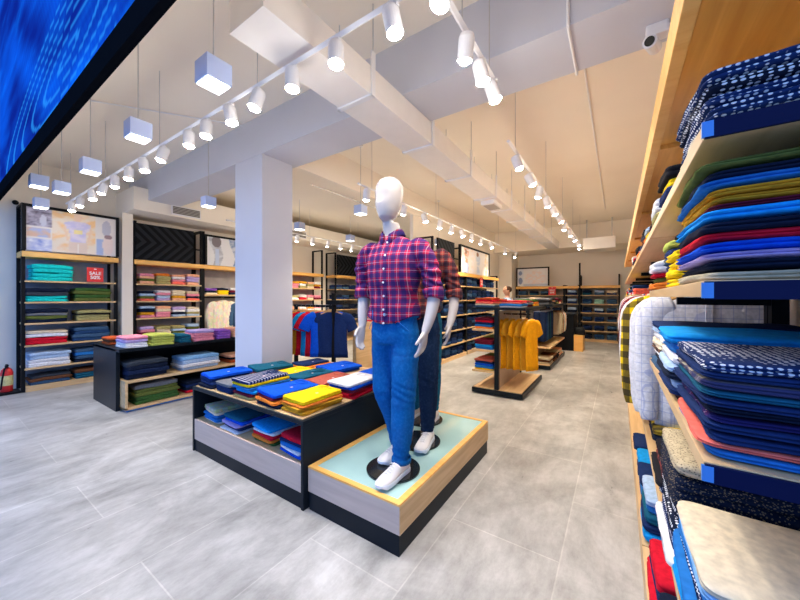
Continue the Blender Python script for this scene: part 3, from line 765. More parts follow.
for k in range(4):
    items = [('shirt', rc(rnd, ['white', 'midnight', 'yellow', 'purple', 'cream', 'maroon']), .045) for _ in range(3)]
    pile(AX, 3.46 + k * .25, 1.422, PI / 2, items, .235, .34, f'{nm[k]} stack above the hanging patterned shirt', 'folded shirts above the hanging patterned shirt')
for r, z in enumerate(ZS[:4]):
    for k in range(4):
        items = [(rc(rnd, ['shirt', 'polo']), rc(rnd, ['red', 'maroon', 'cream', 'peach', 'khaki', 'white', 'mustard', 'pink']), .06) for _ in range(2 if r else 3)]
        pile(AX, 5.6 + k * .255, z + .002, PI / 2, items, .235, .34, f'{nm[k]} stack, {rown[r]} shelf, unit right of the pillar', f'folded shirts on the {rown[r]} shelf right of the pillar')
for r, z in enumerate(ZS):
    for k in range(4):
        items = [('jeans', rc(rnd, ['midnight', 'navy', 'charcoal', 'steel']), .07) for _ in range(2)]
        pile(AX, 7.24 + k * .28, z + .002, PI / 2, items, .26, .34, f'{nm[k]} stack, {rown[r]} shelf, farthest left wall unit', f'folded jeans on the {rown[r]} shelf of the farthest left unit')
# jeans wall
for r, z in enumerate([1.63, 1.30, .97, .64, .34, .08]):
    for k, y in enumerate((6.30, 6.64, 6.98, 7.54, 7.88, 8.22, 8.56, 8.90, 9.24)):
        if r == 0 and k == 5: continue
        t = [.075, .08, .08, .08, .07, .06][r]
        items = [('slim', rc(rnd, ['indigo', 'denim', 'navy', 'steel', 'midnight', 'indigo', 'navy']), t) for _ in range(3)]
        pile(-3.15, y, z + .002, PI / 2, items, .27, .31, f'{nm[k]} stack on {rown[r]} shelf of denim wall', f'jeans on the {rown[r]} shelf of the denim wall')
# back wall
for r, z in enumerate([1.43, 1.16, .89, .62, .34, .08]):
    for k, x in enumerate((-2.71, -2.36, -2.01, -1.66, -1.21, -.80, -.475, -.15)):
        if r == 0 and k == 3 or (r > 2 and k < 4): continue
        if k == 7 and r in (0,): cols = ['navy', 'cream']
        elif k == 6 and r == 1: cols = ['mint', 'mint']
        else: cols = [rc(rnd, ['navy', 'midnight', 'steel', 'petrol', 'indigo']), rc(rnd, ['navy', 'steel', 'midnight', 'lightblue', 'denim'])]
        pile(x, 11.7, z + .002, 0, [('slim', c, .07) for c in cols], .25, .32, f'{nm[k]} stack on {rown[r]} shelf along the back wall', f'jeans on the {rown[r]} back wall shelf')

# ------------------------------------------------------------------ front low table
T = thing('display_table', 'low black display table with wooden top covered in polo shirt stacks', 'table', (-2.4, 2.1, 0))
def tb(name, mat, *a, bev=.003, par=T):
    ox, oy, oz = par.location
    return B().box(a[0] - ox, a[1] - ox, a[2] - oy, a[3] - oy, a[4] - oz, a[5] - oz, bev).obj(name, M[mat], par)
tb('tabletop', 'dark', -3.16, -1.67, 1.38, 2.84, .545, .572)
tb('top_inlay', 'woody', -3.13, -1.70, 1.395, 2.83, .572, .578, bev=0)
tb('side_panel', 'dark', -3.16, -3.135, 1.38, 2.84, 0, .545)
tb('side_panel', 'dark', -1.695, -1.67, 1.38, 2.84, 0, .545)
tb('back_panel', 'dark', -3.135, -1.695, 2.0, 2.02, .10, .545)
tb('lower_shelf', 'woody', -3.135, -1.695, 1.40, 2.0, .262, .285)
tb('front_board', 'greige', -3.135, -1.695, 1.385, 1.40, .105, .285)
tb('kick_board', 'dark', -3.135, -1.695, 1.39, 1.405, 0, .105)
ZT = .58
def deco(o, colr, placket=True):
    """collar and chest mark on the topmost folded polo"""
    W, D, T_ = .25, .34, .035
    c = B()
    c.loft([ring((0, D * .30, T_ * 1.06 + .002), (1, 0, 0), (0, 1, 0), .062, .038, 16), ring((0, D * .30, T_ * 1.06 + .010), (1, 0, 0), (0, 1, 0), .056, .033, 16),
            ring((0, D * .30, T_ * 1.06 + .010), (1, 0, 0), (0, 1, 0), .038, .018, 16), ring((0, D * .30, T_ * 1.06 + .003), (1, 0, 0), (0, 1, 0), .036, .016, 16)], cap=False)
    k = c.obj('collar', M['f_plain'], o, True, col=tuple(x * .8 for x in C[colr]))
    if placket: B().box(-.012, .012, D * .02, D * .24, T_ * 1.1, T_ * 1.1 + .003, .001).obj('placket', M['f_plain'], o, col=C[colr])
    B().box(.05, .066, -.02, -.004, T_ * 1.12, T_ * 1.12 + .0015).obj('chest_mark', M['logo'], o)
def tst(x, y, items, place, w=.25, d=.38, rz=0., mark=True, z=ZT):
    t = pile(x, y, z, rz, items, w, d, place, 'polo shirt stacks on the front table', .014, .10)
    if mark: deco(t, items[-1][1])
P = lambda c, t=.027, pat='plain': ('polo', c, t, pat)
tst(-3.0, 1.60, [P('midnight'), P('navy'), P('navy'), P('cobalt', .03)], 'front left corner stack of low table', rz=-.05)
tst(-2.72, 1.60, [P('navy'), P('navy'), P('grey', .03)], 'stack with grey top, front row of low table', rz=-.05)
tst(-2.44, 1.60, [P('khaki'), P('maroon', .018), P('azure'), P('blue'), P('yellow', .022), P('navy', .024, 'stripe')], 'front row stack with striped top, low table', rz=-.05)
tst(-2.12, 1.60, [P('midnight'), P('orange', .024), P('maroon', .02), P('cobalt', .034)], 'stack with cobalt top, middle of front row', w=.27, rz=-.05)
tst(-1.83, 1.60, [P('mustard', .024), P('mustard', .024), P('orange', .02), P('yellow', .034)], 'front right corner stack of low table', rz=-.08)
tst(-3.0, 2.08, [P('maroon'), P('maroon'), P('petrol', .034)], 'stack with petrol top near the pillar', w=.3, rz=-.15)
tst(-2.66, 2.06, [P('orange', .02), P('yellow', .026), P('yellow', .026)], 'yellow stack in the middle row of low table')
tst(-2.38, 2.05, [P('green'), P('yellow', .026), P('petrol', .03)], 'middle row stack with petrol polo over yellow')
tst(-2.09, 2.02, [P('navy', .024), P('azure', .02), P('peach', .02), P('terracotta', .03)], 'terracotta topped stack, middle row')
tst(-1.82, 2.04, [P('red'), P('red'), P('maroon', .02), P('cobalt', .024), P('white', .026)], 'white topped stack at right table edge')
tst(-2.52, 2.55, [P('cobalt'), P('cobalt', .03)], 'cobalt stack at back of low table', w=.34, rz=-.1)
tst(-2.95, 2.55, [P('orange', .02), P('navy')], 'stack at back left of low table')
tst(-2.02, 2.5, [P('navy'), P('cobalt', .03)], 'back right stack of low table, behind the mannequin')
for x, its, pl in ((-2.93, [P('white', .02), P('blue'), P('blue'), P('cream', .02), ('shirt', 'khaki', .03, 'print')], 'leftmost stack on lower shelf of low table'),
                   (-2.60, [P('white', .02), P('navy'), P('lavender', .02), P('cobalt', .03), P('petrol', .03)], 'second stack on lower shelf of low table'),
                   (-2.20, [P('green', .02), P('orange', .02), P('red', .028), P('white', .02), P('azure', .034)], 'third stack on lower shelf of low table'),
                   (-1.86, [P('cobalt', .02), P('white', .02), P('blue', .026), P('navy', .02), P('red', .034)], 'rightmost stack on lower shelf of low table')):
    tst(x, 1.61, its, pl, z=.287, mark=False, w=.26, rz=-.06)

# ------------------------------------------------------------------ mannequin platform
PF = thing('display_platform', 'low wooden plinth with pale aqua glass top under the mannequins', 'platform', (-1.305, 2.1, 0))
tb('kick_base', 'dark', -1.655, -.955, 1.415, 2.80, 0, .118, par=PF)
tb('wood_box', 'greige', -1.66, -.95, 1.41, 2.805, .118, .268, par=PF)
tb('side_veneer', 'woody', -.952, -.948, 1.412, 2.803, .118, .268, bev=0, par=PF)
B().box(-.355, .355, -.69, -.652, .268, .28).box(-.355, .355, .672, .705, .268, .28).box(-.355, -.31, -.652, .672, .268, .28).box(.318, .355, -.652, .672, .268, .28).obj('rim', M['stripw'], PF)
B().box(-.31, .318, -.652, .672, .266, .277).obj('glass_top', M['glass'], PF)

# ------------------------------------------------------------------ second display table (left)
T2 = thing('display_table', 'tall black display table in front of the left wall units', 'table', (-5.3, 2.3, 0))
tb('end_panel', 'dark', -5.85, -4.97, 1.33, 1.37, 0, .745, par=T2)
tb('end_panel', 'dark', -5.85, -4.97, 3.35, 3.39, 0, .745, par=T2)
tb('tabletop', 'dark', -5.85, -4.86, 1.33, 3.39, .715, .752, par=T2)
tb('back_board', 'dark', -5.45, -5.42, 1.37, 3.35, 0, .715, par=T2)
WB = tb('wooden_box', 'woody', -5.42, -4.80, 1.37, 3.35, .345, .372, par=T2)
B().box(.0 - .12, .5, -.93, -.905, .035, .345).obj('box_side', M['woody'], T2)
B().box(-.12, .5, .97, 1.05, .035, .345).obj('box_side', M['woody'], T2)
B().box(-.12, .5, -.93, 1.05, .03, .055).obj('box_floor', M['woody'], T2)
B().box(-.12, .46, -.9, 1.03, .0, .03).obj('plinth', M['blue_edge'], T2)
def t2(y, z, items, place, w=.3, x=-5.02):
    pile(x, y, z, PI / 2, items, w, .34, place, 'folded clothes on the left display table')
Q = lambda c, t=.035, pat='plain': ('polo', c, t, pat)
J = lambda c, t=.045: ('jeans', c, t)
for y, its, pl, w in ((1.50, [Q('white'), Q('white'), Q('lavender'), Q('pink')], 'white striped stack at near end of left table', .24),
                      (1.22 + .56, [Q('lime')] * 4, 'lime stack on left table', .26),
                      (2.04, [Q('petrol')] * 3, 'petrol stack on left table', .14),
                      (2.28, [Q('pink'), Q('pink'), Q('pink'), Q('lavender')], 'pink stack on left table', .28),
                      (2.56, [Q('purple')] * 4, 'purple stack on left table', .2),
                      (2.82, [Q('peach')] * 4, 'peach stack on left table', .26), (3.12, [Q('maroon')] * 4, 'maroon stack on left table beside the pillar', .26)):
    t2(y, .754, its, pl, w)
pile(-5.55, 1.5, .754, PI / 2, [Q('rust', .03), Q('brown', .03), Q('rust', .03)], .26, .34, 'rust stack at far corner of left table', 'folded clothes on the left display table')
t2(1.62, .374, [J('midnight', .05), J('indigo', .05), J('midnight', .05), J('charcoal', .05)][:4], 'dark jeans stack on wooden shelf of left table', .44)
t2(2.24, .374, [J('lightblue'), J('white'), J('lightblue'), J('sky')], 'pale jeans stack on wooden shelf of left table', .5)
t2(2.82, .374, [Q('rust', .04), Q('black', .03), Q('peach', .04)], 'orange and black stack on wooden shelf of left table', .35)
t2(1.72, .057, [J('green', .045), J('green', .045), J('olive', .045), J('olive', .045), J('grey', .05)], 'green trouser stack in the wooden box', .48, -5.02)
t2(2.25, .057, [Q('red', .04), J('midnight'), J('navy'), J('midnight')], 'red and navy stack in the wooden box', .42)
t2(2.75, .057, [J('navy'), J('midnight')], 'farthest stack in the wooden box', .42)

# ------------------------------------------------------------------ hanging garments
def hanger(parent_label, loc, rz, group, w=.40):
    h = thing('clothes_hanger', parent_label, 'hanger', loc, rz, group)
    # hook tops out at z=0 on rail, shoulders hang below
    pts = [(-.018 * math.cos(a) , 0, .0 + .018 * math.sin(a)) for a in [PI * k / 8 for k in range(-2, 9)]]
    pts = [(0.018 * math.cos(a), 0, .018 * math.sin(a)) for a in [PI + .9 - k * .42 for k in range(10)]] + [(0, 0, -.025), (0, 0, -.06)]
    B().tube(pts, .0025, 6).obj('hook', M['steel'], h)
    bb = B()
    rings = []
    for k in range(11):
        x = -w / 2 + w * k / 10; z = -.065 - .055 * (abs(x) / (w / 2)) ** 1.5
        rings.append(ring((x, 0, z), (0, 1, 0), (0, 0, 1), .011 + .006 * abs(x) / (w / 2), .010, 10))
    bb.loft(rings).obj('shoulder_bar', M['hanger'], h, True)
    return h
def shirt_mesh(name, w, ln, kind, seed, dress=False):
    """garment hanging below z=0 (rail height), plane XZ, thickness along Y. tee / long"""
    b_ = B(); rn = random.Random(seed); ph = rn.random() * 30
    rings = []
    n = 28; hw0 = w / 2
    lv = [(-.075, .07, .03), (-.085, .10, .034), (-.105, .16, .038), (-.125, hw0 * .93, .04), (-.17, hw0 * .95, .042), (-.26, hw0 * .92, .046), (-.40, hw0 * .92, .046), (-.55, hw0 * .94, .046), (-ln * .9, hw0 * .97, .048), (-ln, hw0 * .98, .048), (-ln + .004, hw0 * .93, .04)]
    for z, a, c in lv:
        R = []
        for i in range(n):
            an = 2 * PI * i / n; x = a * math.cos(an); y = c * math.copysign(abs(math.sin(an)) ** .8, math.sin(an))
            f = min(1, max(0, (-z - .12) / .3))
            y += f * .011 * math.sin(x * 42 + ph + z * 3) + f * .006 * noise.noise(Vector((x * 9, z * 5, ph)))
            x += f * .008 * noise.noise(Vector((z * 6, ph, i * .3)))
            R.append((x, y, z))
        rings.append(R)
    b_.loft(rings)
    for s_ in (-1, 1):
        if kind == 'tee': pth = [((s_ * hw0 * .60, 0, -.125), .055, .035), ((s_ * hw0 * .95, 0, -.165), .075, .034), ((s_ * (hw0 + .035), 0, -.24), .075, .032), ((s_ * (hw0 + .065), 0, -.31), .072, .030)]
        else: pth = [((s_ * hw0 * .60, 0, -.125), .055, .035), ((s_ * hw0 * .95, 0, -.17), .07, .036), ((s_ * (hw0 + .025), 0, -.30), .058, .034), ((s_ * (hw0 + .03), -.01, -.45), .052, .033), ((s_ * (hw0 + .025), -.02, -.62), .044, .03), ((s_ * (hw0 + .02), -.02, -.68), .036, .024)]
        pp = smooth_path(pth, 4)
        b_.loft([[v + Vector((0, .004 * math.sin(v.z * 60 + ph), 0)) for v in R] for R in limb(pp, 14, (0, 1, 0), .15, ph)])
    return b_.mesh(name, M['f_plain'], True)
HM = {'tee': [shirt_mesh('tee', .44, .66, 'tee', i) for i in range(3)], 'long': [shirt_mesh('long_shirt', .43, .72, 'long', 5 + i) for i in range(3)], 'dress': [shirt_mesh('dress', .34, .80, 'tee', 11 + i) for i in range(2)]}
def hang(kind, colr, pat, loc, rz, label, cat, group=None, sc=(1, 1, 1), hl=None, hg=None, collar=True):
    o = bpy.data.objects.new({'tee': 'hanging_tee', 'long': 'hanging_shirt', 'dress': 'hanging_dress'}[kind], random.choice(HM[kind])); COL.objects.link(o)
    sl = o.material_slots[0]; sl.link = 'OBJECT'; sl.material = M['f_' + pat]; o.color = (*(C[colr] if isinstance(colr, str) else colr), 1)
    o.location = loc; o.rotation_euler = (0, 0, rz); o.scale = sc
    tag(o, label, cat, group)
    if collar:
        c = B().loft([ring((0, 0, z), (1, 0, 0), (0, 1, .0), a, d, 18) for z, a, d in ((-.090, .085, .042), (-.070, .074, .040), (-.058, .068, .036), (-.062, .060, .029), (-.080, .058, .026))], cap=False).obj('collar', M['f_' + pat], o, True, col=tuple(o.color)[:3])
        if kind == 'long':
            B().box(-.014, .014, -.056, -.046, -.70, -.09, .002).obj('placket', M['f_' + pat], o, col=tuple(o.color)[:3])
    if hl: hanger(hl, loc, rz, hg, .36 * sc[0])
    return o
# tee rack behind the low table
RK = thing('garment_rack', 'black metal rack of hanging tee shirts between pillar and mannequins', 'rack', (-3.04, 3.0, 0))
rb = B()
rb.box(-.02, .02, -.02, .02, 0, 1.42).box(-.04, .04, -.25, .25, 0, .03).box(-.78, .0, -.014, .014, 1.235, 1.265).box(-.76, -.72, -.02, .02, 0, 1.26).box(-.80, -.68, -.25, .25, 0, .03)
rb.obj('rack_frame', M['black'], RK)
B().box(-.08, .14, -.05, .05, 1.27, 1.33, .01).obj('top_clamp', M['black'], RK)
B().box(.10, .16, .25, .75, 0, 1.02, .004).obj('wooden_end', M['woody'], RK)
tees = [('steel', 'steel blue'), ('midnight', 'black'), ('mustard', 'mustard'), ('red', 'red'), ('azure', 'bright azure'), ('red', 'crimson'), ('cobalt', 'royal blue'), ('navy', 'navy')]
for i, (c, nme) in enumerate(tees):
    x = -3.74 + i * .095
    wh = 'frontmost on the black rack' if i == 7 else f'{nm[i]} from the pillar on the black rack'
    hang('tee', c, 'plain', (x, 3.0, 1.25), PI / 2 - .75 if i < 7 else .50, f'{nme} tee shirt {wh}', 'tee shirt', 'tee shirts on the black rack', (1, .66, 1), f'wooden hanger of the {nme} tee {"in front" if i==7 else "behind others"} on black rack', 'hangers on the black rack', False)
# patterned shirt and denim jacket on the left wall
hang('long', 'cream', 'print', (LX + .10, 3.62, 1.36), PI / 2, 'cream patterned shirt hanging on left wall beside the pillar', 'shirt', None, (1.1, 1, 1.0), 'wooden hanger carrying the cream patterned shirt on left wall', None)
hang('long', 'steel', 'denim', (LX + .18, 4.02, 1.30), PI / 2 - .3, 'blue denim shirt hanging on the left wall next to the pillar', 'shirt', None, (1, 1, .8), 'wooden hanger of the blue denim shirt by the pillar', None)

# ------------------------------------------------------------------ gondolas
def gondola(label, x0, x1, y0, y1, xp, ztop, shelvesL):
    g = thing('gondola_stand', label, 'display stand', ((x0 + x1) / 2, (y0 + y1) / 2, 0))
    k = dict(par=g)
    tb('base_frame', 'dark', x0, x1, y0, y1, .02, .085, **k)
    tb('base_deck', 'woody', x0 + .02, x1 - .02, y0 + .02, y1 - .02, .085, .095, bev=0, **k)
    tb('centre_frame', 'dark', xp - .03, xp + .03, y0 + .01, y0 + .06, .09, ztop, **k)
    tb('centre_frame', 'dark', xp - .03, xp + .03, y1 - .06, y1 - .01, .09, ztop, **k)
    tb('centre_panel', 'warm', xp - .012, xp + .012, y0 + .06, y1 - .06, .09, ztop - .02, **k)
    tb('top_board', 'dark', x0, x1 + .04, y0, y1, ztop, ztop + .035, **k)
    for z in shelvesL: tb('shelf', 'woody', x0, xp - .03, y0 + .01, y1 - .01, z - .03, z, **k)
    return g
G1 = gondola('black double sided stand with mustard dresses hanging in the aisle', -1.74, -1.04, 4.44, 5.75, -1.39, 1.19, [.92, .63, .34])
B().cyl((.03, -.395, 1.13), (.40, -.395, 1.13), .010).obj('hanging_rail', M['black'], G1)
G2 = gondola('farther black stand with dark jeans hanging beside the aisle', -1.74, -1.04, 6.55, 8.5, -1.45, 1.19, [.92, .63, .34])
B().cyl((.16, -.9, 1.12), (.16, .2, 1.12), .012).obj('hanging_rail', M['black'], G2)
B().box(.0, .35, -.95, .95, .40, .43, .003).obj('side_shelf', M['woody'], G2)
for i, (y, x) in enumerate(((4.70, -.12), (4.70, -.04), (4.70, .05), (4.71, .14), (4.70, .22))):
    hang('dress', 'mustard' if i % 2 else (.85, .38, .01), 'plain', (-1.20 + x, y, 1.13), PI / 2 - .5, f'mustard dress {nm[i]} from the panel on the aisle stand', 'dress', 'mustard dresses on the aisle stand', (.72, .6, .96), f'wooden hanger of the {nm[i]} mustard dress on aisle stand', 'hangers of the mustard dresses', False)
# stacks on gondola one
gs = 'clothes stacked on the dress stand'
for k, (y, its) in enumerate(((4.62, [Q('steel', .03), Q('cream', .02), Q('coral', .03), Q('red', .03), Q('rust', .025)]), (5.0, [Q('navy'), Q('orange'), Q('rust')]), (5.4, [Q('yellow'), Q('mustard')]))):
    pile(-1.57, y, 1.227, 0, its, .26, .34, f'{nm[k]} left stack on top of dress stand', gs)
for k, (y, its) in enumerate(((4.62, [Q('white', .018), Q('blue', .03), Q('coral', .024), Q('red', .02)]), (5.0, [Q('maroon', .03), Q('grey', .03), Q('maroon', .03)]), (5.4, [Q('mustard'), Q('orange'), Q('green')]))):
    pile(-1.2, y, 1.227, 0, its, .30, .34, f'{nm[k]} right stack on top of dress stand', gs)
for r, z in enumerate((.922, .632, .342, .097)):
    if r == 3: continue
    for k in range(3):
        its = [[Q('orange', .03), Q('blue', .03), Q('navy', .03), Q('red', .03), Q('maroon', .03)], [Q('blue', .04), Q('azure', .035), Q('maroon', .03), Q('maroon', .03)], [Q('yellow', .02), Q('blue', .035), Q('cobalt', .03), Q('navy', .03), Q('terracotta', .03)]][r]
        if k: its = [Q(rc(rnd, ['navy', 'maroon', 'blue', 'olive', 'peach']), .035) for _ in range(4)]
        pile(-1.58, 4.64 + k * .38, z, 0, its, .27, .34, f'{nm[k]} stack on {["upper", "middle", "lower"][r]} left shelf of dress stand', gs)
# gondola two
for i in range(9):
    o = B()
    # hanging folded jeans, two legs folded over a hanger
    for s_ in (-.055, .055):
        o.loft([ring((s_, 0, z), (1, 0, 0), (0, 1, 0), a, .022, 14, 2.6, .1, i + s_) for z, a in ((-.03, .05), (-.1, .056), (-.3, .055), (-.5, .052), (-.60, .050))])
    m = o.obj('hanging_jeans', M['f_denim'], None, True, loc=(-1.24, 6.62 + i * .11, 1.12), col=C[['indigo', 'navy', 'denim', 'steel', 'indigo', 'petrol', 'navy', 'denim', 'midnight'][i]])
    tag(m, f'dark jeans {nm[i]} from the front on the farther stand', 'jeans', 'jeans hanging on the farther stand')
    B().box(-.11, .11, -.012, .012, -.035, -.02, .002).obj('clip_bar', M['steel'], m); B().tube([(0, 0, -.03), (0, 0, .02)], .003, 6).obj('hook', M['steel'], m)
for i in range(9):
    hang('long', ['beige', 'olive', 'cream', 'brown', 'rust', 'mint', 'white', 'mustard', 'white'][i], 'plain', (-1.2, 7.72 + i * .085, 1.12), .0, f'{["beige","olive","cream","brown","rust","mint","off-white","mustard","white"][i]} shirt {nm[i]} behind the hanging jeans on farther stand', 'shirt', 'shirts on the farther stand', (.7, .8, .78), None, None, False)
for k in range(4):
    pile(-1.2, 6.75 + k * .42, 1.227, 0, [Q(rc(rnd, ['maroon', 'grey', 'black', 'peach', 'olive']), .04) for _ in range(3)], .28, .34, f'{nm[k]} stack on top of the farther stand', 'clothes on top of the farther stand')
    pile(-1.6, 6.75 + k * .42, 1.227, 0, [Q(rc(rnd, ['mustard', 'cream', 'grey', 'petrol', 'olive']), .04) for _ in range(3)], .25, .34, f'{nm[k]} left stack on top of the farther stand', 'clothes on top of the farther stand')
    pile(-1.18, 6.78 + k * .42, .097, 0, [Q(rc(rnd, ['maroon', 'brown', 'black', 'peach', 'beige']), .045) for _ in range(3)], .26, .34, f'{nm[k]} stack on base deck of the farther stand', 'clothes on the base of the farther stand')
# counter at the back
CT = thing('cash_counter', 'black cash counter with wooden end near the back wall', 'counter', (-1.15, 9.6, 0))
B().box(-.55, .22, -.3, .5, 0, .92, .005).obj('counter_body', M['black'], CT)
B().box(.22, .42, -.32, .2, .0, .40, .005).obj('wooden_end', M['stripw'], CT)
B().box(-.6, .26, -.35, .55, .92, .95, .005).obj('countertop', M['dark'], CT)
BG = thing('handbag', 'black bag resting on the wooden end of the cash counter', 'bag', (-.82, 9.5, .402))
B().loft([ring((0, 0, z), (1, 0, 0), (0, 1, 0), a, c, 16, 3) for z, a, c in ((0, .13, .08), (.02, .14, .085), (.15, .12, .07), (.2, .09, .03))]).obj('bag_body', M['black'], BG, True)
B().tube([(-.07, 0, .19), (-.05, 0, .28), (.05, 0, .28), (.07, 0, .19)], .006).obj('bag_handle', M['black'], BG)
tag(B().box(-.022, .022, -.022, .022, 0, 2.42).obj('black_post', M['black'], loc=(-.98, 11.42, 0)), 'tall slim black post in front of the back wall shelving', 'post')

# ------------------------------------------------------------------ right wall units
RX = .13
def runit(y0, W, zs, label, hangz=None):
    u = thing('wall_shelving', label, 'shelving', (RX, y0 + W, 0), -PI / 2)
    D = .45
    for x in (.02, W - .02):
        B().box(x - .02, x + .02, D - .05, D, 0, 2.6).obj('post', M['black'], u)
        if x < W / 2 or y0 > 1:
            for z in zs[:2]: B().box(x - .015, x + .015, .1, D - .05, z - .066, z - .031).obj('bracket', M['black'], u)
    for z in zs:
        s = B().box(.0, W - .001, 0, D, z - .03, z, .002).obj('shelf', M['woodx'], u)
    B().box(0, W, -.03, D, .0, .13, .002).obj('plinth', M['woodx'], u)
    if hangz: B().cyl((.02, .22, hangz), (W - .02, .22, hangz), .013).obj('hanging_rail', M['black'], u)
    return u
ru = runit(.8, 1.22, [1.69, 1.40, 1.07, .60], 'nearest right wall shelving with navy edged wooden shelves')
for z in (1.69, 1.40, 1.07):
    e = B().box(1.22, 1.227, .0, .45, z - .034, z - .002).obj('navy_end_board', M['end_cap'], ru)
    B().box(1.2205, 1.2275, -.004, .012, z - .032, z - .004).obj('blue_edge_tape', M['blue_edge'], ru)
runit(2.03, 1.4, [1.69, .60], 'second right wall unit with a row of hanging shirts', 1.46)
runit(3.44, 1.4, [1.69, .60], 'third right wall unit with hanging shirts farther along', 1.46)
for i in range(3): runit(4.85 + 1.41 * i, 1.4, [1.69, 1.40, 1.07, .60], f'{["fourth","fifth","farthest"][i]} right wall shelving unit toward the back')
# canopy
CP = thing('shelf_canopy', 'long honey coloured plywood canopy above the right wall shelving', 'canopy', (.34, 5.0, 2.06))
B().box(-.18, .28, -4.3, 4.1, 0, .02).obj('canopy_board', M['canopy'], CP)
B().box(-.215, -.18, -4.3, 4.1, -.01, .10, .003).obj('canopy_fascia', M['stripw'], CP)
for y in (-3.1, -1.7, -.3, 1.1, 2.5): B().box(-.18, .28, y - .012, y + .012, -.02, 0).obj('canopy_rib', M['canopy'], CP)
# end upright boards behind near end, seen above top shelf
R_ = lambda c, t=.024, pat='plain', k='shirt': (k, c, t, pat)
RG = 'folded shirts on the nearest right wall unit'
def rp(y, z, items, place, w=.30, d=.42, x=.345, rot=.02, jit=.004, grp=RG):
    return pile(x, y, z + .001, -PI / 2, items, w, d, place, grp, jit, rot)
# top shelf
rp(.99, 1.69, [R_('cream', .022), R_('navy', .022, 'dots'), R_('navy', .022, 'dots'), R_('midnight', .022, 'dots'), R_('navy', .022, 'dots')], 'nearest stack on top shelf of right wall')
cols_top = ['navy', 'white', 'red', 'steel', 'black', 'yellow', 'midnight', 'lightblue', 'orange', 'white', 'maroon', 'coral', 'lavender', 'black']
for k in range(13):
    y = 1.36 + k * .33
    n = 3 + (k % 3)
    its = [('shirt', rc(rnd, cols_top), rnd.uniform(.028, .036), rc(rnd, ['plain', 'plain', 'finecheck', 'dots', 'check'])) for _ in range(n)]
    if k == 0: continue
    if k == 1: its = [R_('white', .03), R_('lavender', .03), R_('navy', .03), R_('yellow', .035), R_('black', .05)]
    if k == 2: its = [R_('midnight', .04), R_('khaki', .03), R_('white', .03), R_('white', .035)]
    rp(y, 1.69, its, f'{nm[k]} stack along top shelf of right wall', w=.27, d=.30, x=.30, grp='folded shirts along the top right shelf')
# middle shelf
rp(.985, 1.40, [R_('beige', .02), R_('midnight', .018), R_('lavender', .014), R_('cobalt', .018), R_('red', .018), R_('midnight', .022), R_('azure', .020), R_('maroon', .012), R_('mustard', .014), R_('mustard', .014), R_('blue', .018), R_('midnight', .022), R_('olive', .012)], 'tall nearest stack on middle shelf of right wall', w=.34)
rp(1.38, 1.40, [R_('yellow', .03)] * 4, 'yellow stack on middle right wall shelf', w=.26)
rp(1.66, 1.40, [R_('petrol', .03), R_('maroon', .03), R_('navy', .035), R_('steel', .03), R_('navy', .03), R_('lime', .03)], 'navy stack under lime shirt, middle right shelf', w=.25, d=.36)
rp(1.90, 1.40, [R_('orange', .03), R_('olive', .02), R_('red', .02), R_('white', .05)], 'orange stack under white shirt, middle right shelf', w=.2, d=.44, x=.35)
# lower shelf, about waist height
def piece(w=.36): return w
rp(.99, 1.07, [R_('blue', .016), R_('coral', .013), R_('navy', .018), R_('navy', .016), R_('maroon', .014, 'plaid'), R_('midnight', .016), R_('navy', .016), R_('petrol', .014), R_('beige', .018, 'plaid'), R_('navy', .016), R_('navy', .02, 'dots')], 'dotted stack nearest on waist high right shelf', w=.34)
rp(1.36, 1.07, [R_('rust', .016, 'check'), R_('navy', .02), R_('lightblue', .02), R_('midnight', .02), R_('lightblue', .024), R_('white', .03), R_('blue', .03), R_('azure', .03)], 'azure topped stack on waist high right shelf', w=.32, d=.44)
rp(1.76, 1.07, [R_('steel', .03), R_('navy', .02, 'check'), R_('white', .02), R_('peach', .02, 'check'), R_('cream', .03), R_('white', .03), R_('lightblue', .022), R_('navy', .026)], 'navy topped stack farthest on waist high right shelf', w=.34, d=.42)
# knee shelf
rp(.985, .60, [R_('peach', .018, 'finecheck'), R_('mustard', .016), R_('azure', .05), R_('blue', .03), R_('blue', .03), R_('navy', .012, 'dots'), R_('blue', .03), R_('sky', .020), R_('cream', .020)], 'cream topped stack nearest on knee high right shelf', w=.34, d=.44)
rp(1.36, .60, [R_('white', .018), R_('navy', .06, 'dots'), R_('midnight', .05, 'dots'), R_('midnight', .05, 'dots'), R_('midnight', .05, 'speckle'), R_('midnight', .04, 'speckle'), R_('beige', .035, 'speckle')], 'beige speckled stack on knee high right shelf', w=.34, d=.44)
rp(1.76, .60, [R_('navy', .03, 'dots'), R_('black', .03, 'check'), R_('coral', .04, 'check'), R_('black', .03)], 'coral checked stack on knee high right shelf', w=.3, d=.42)
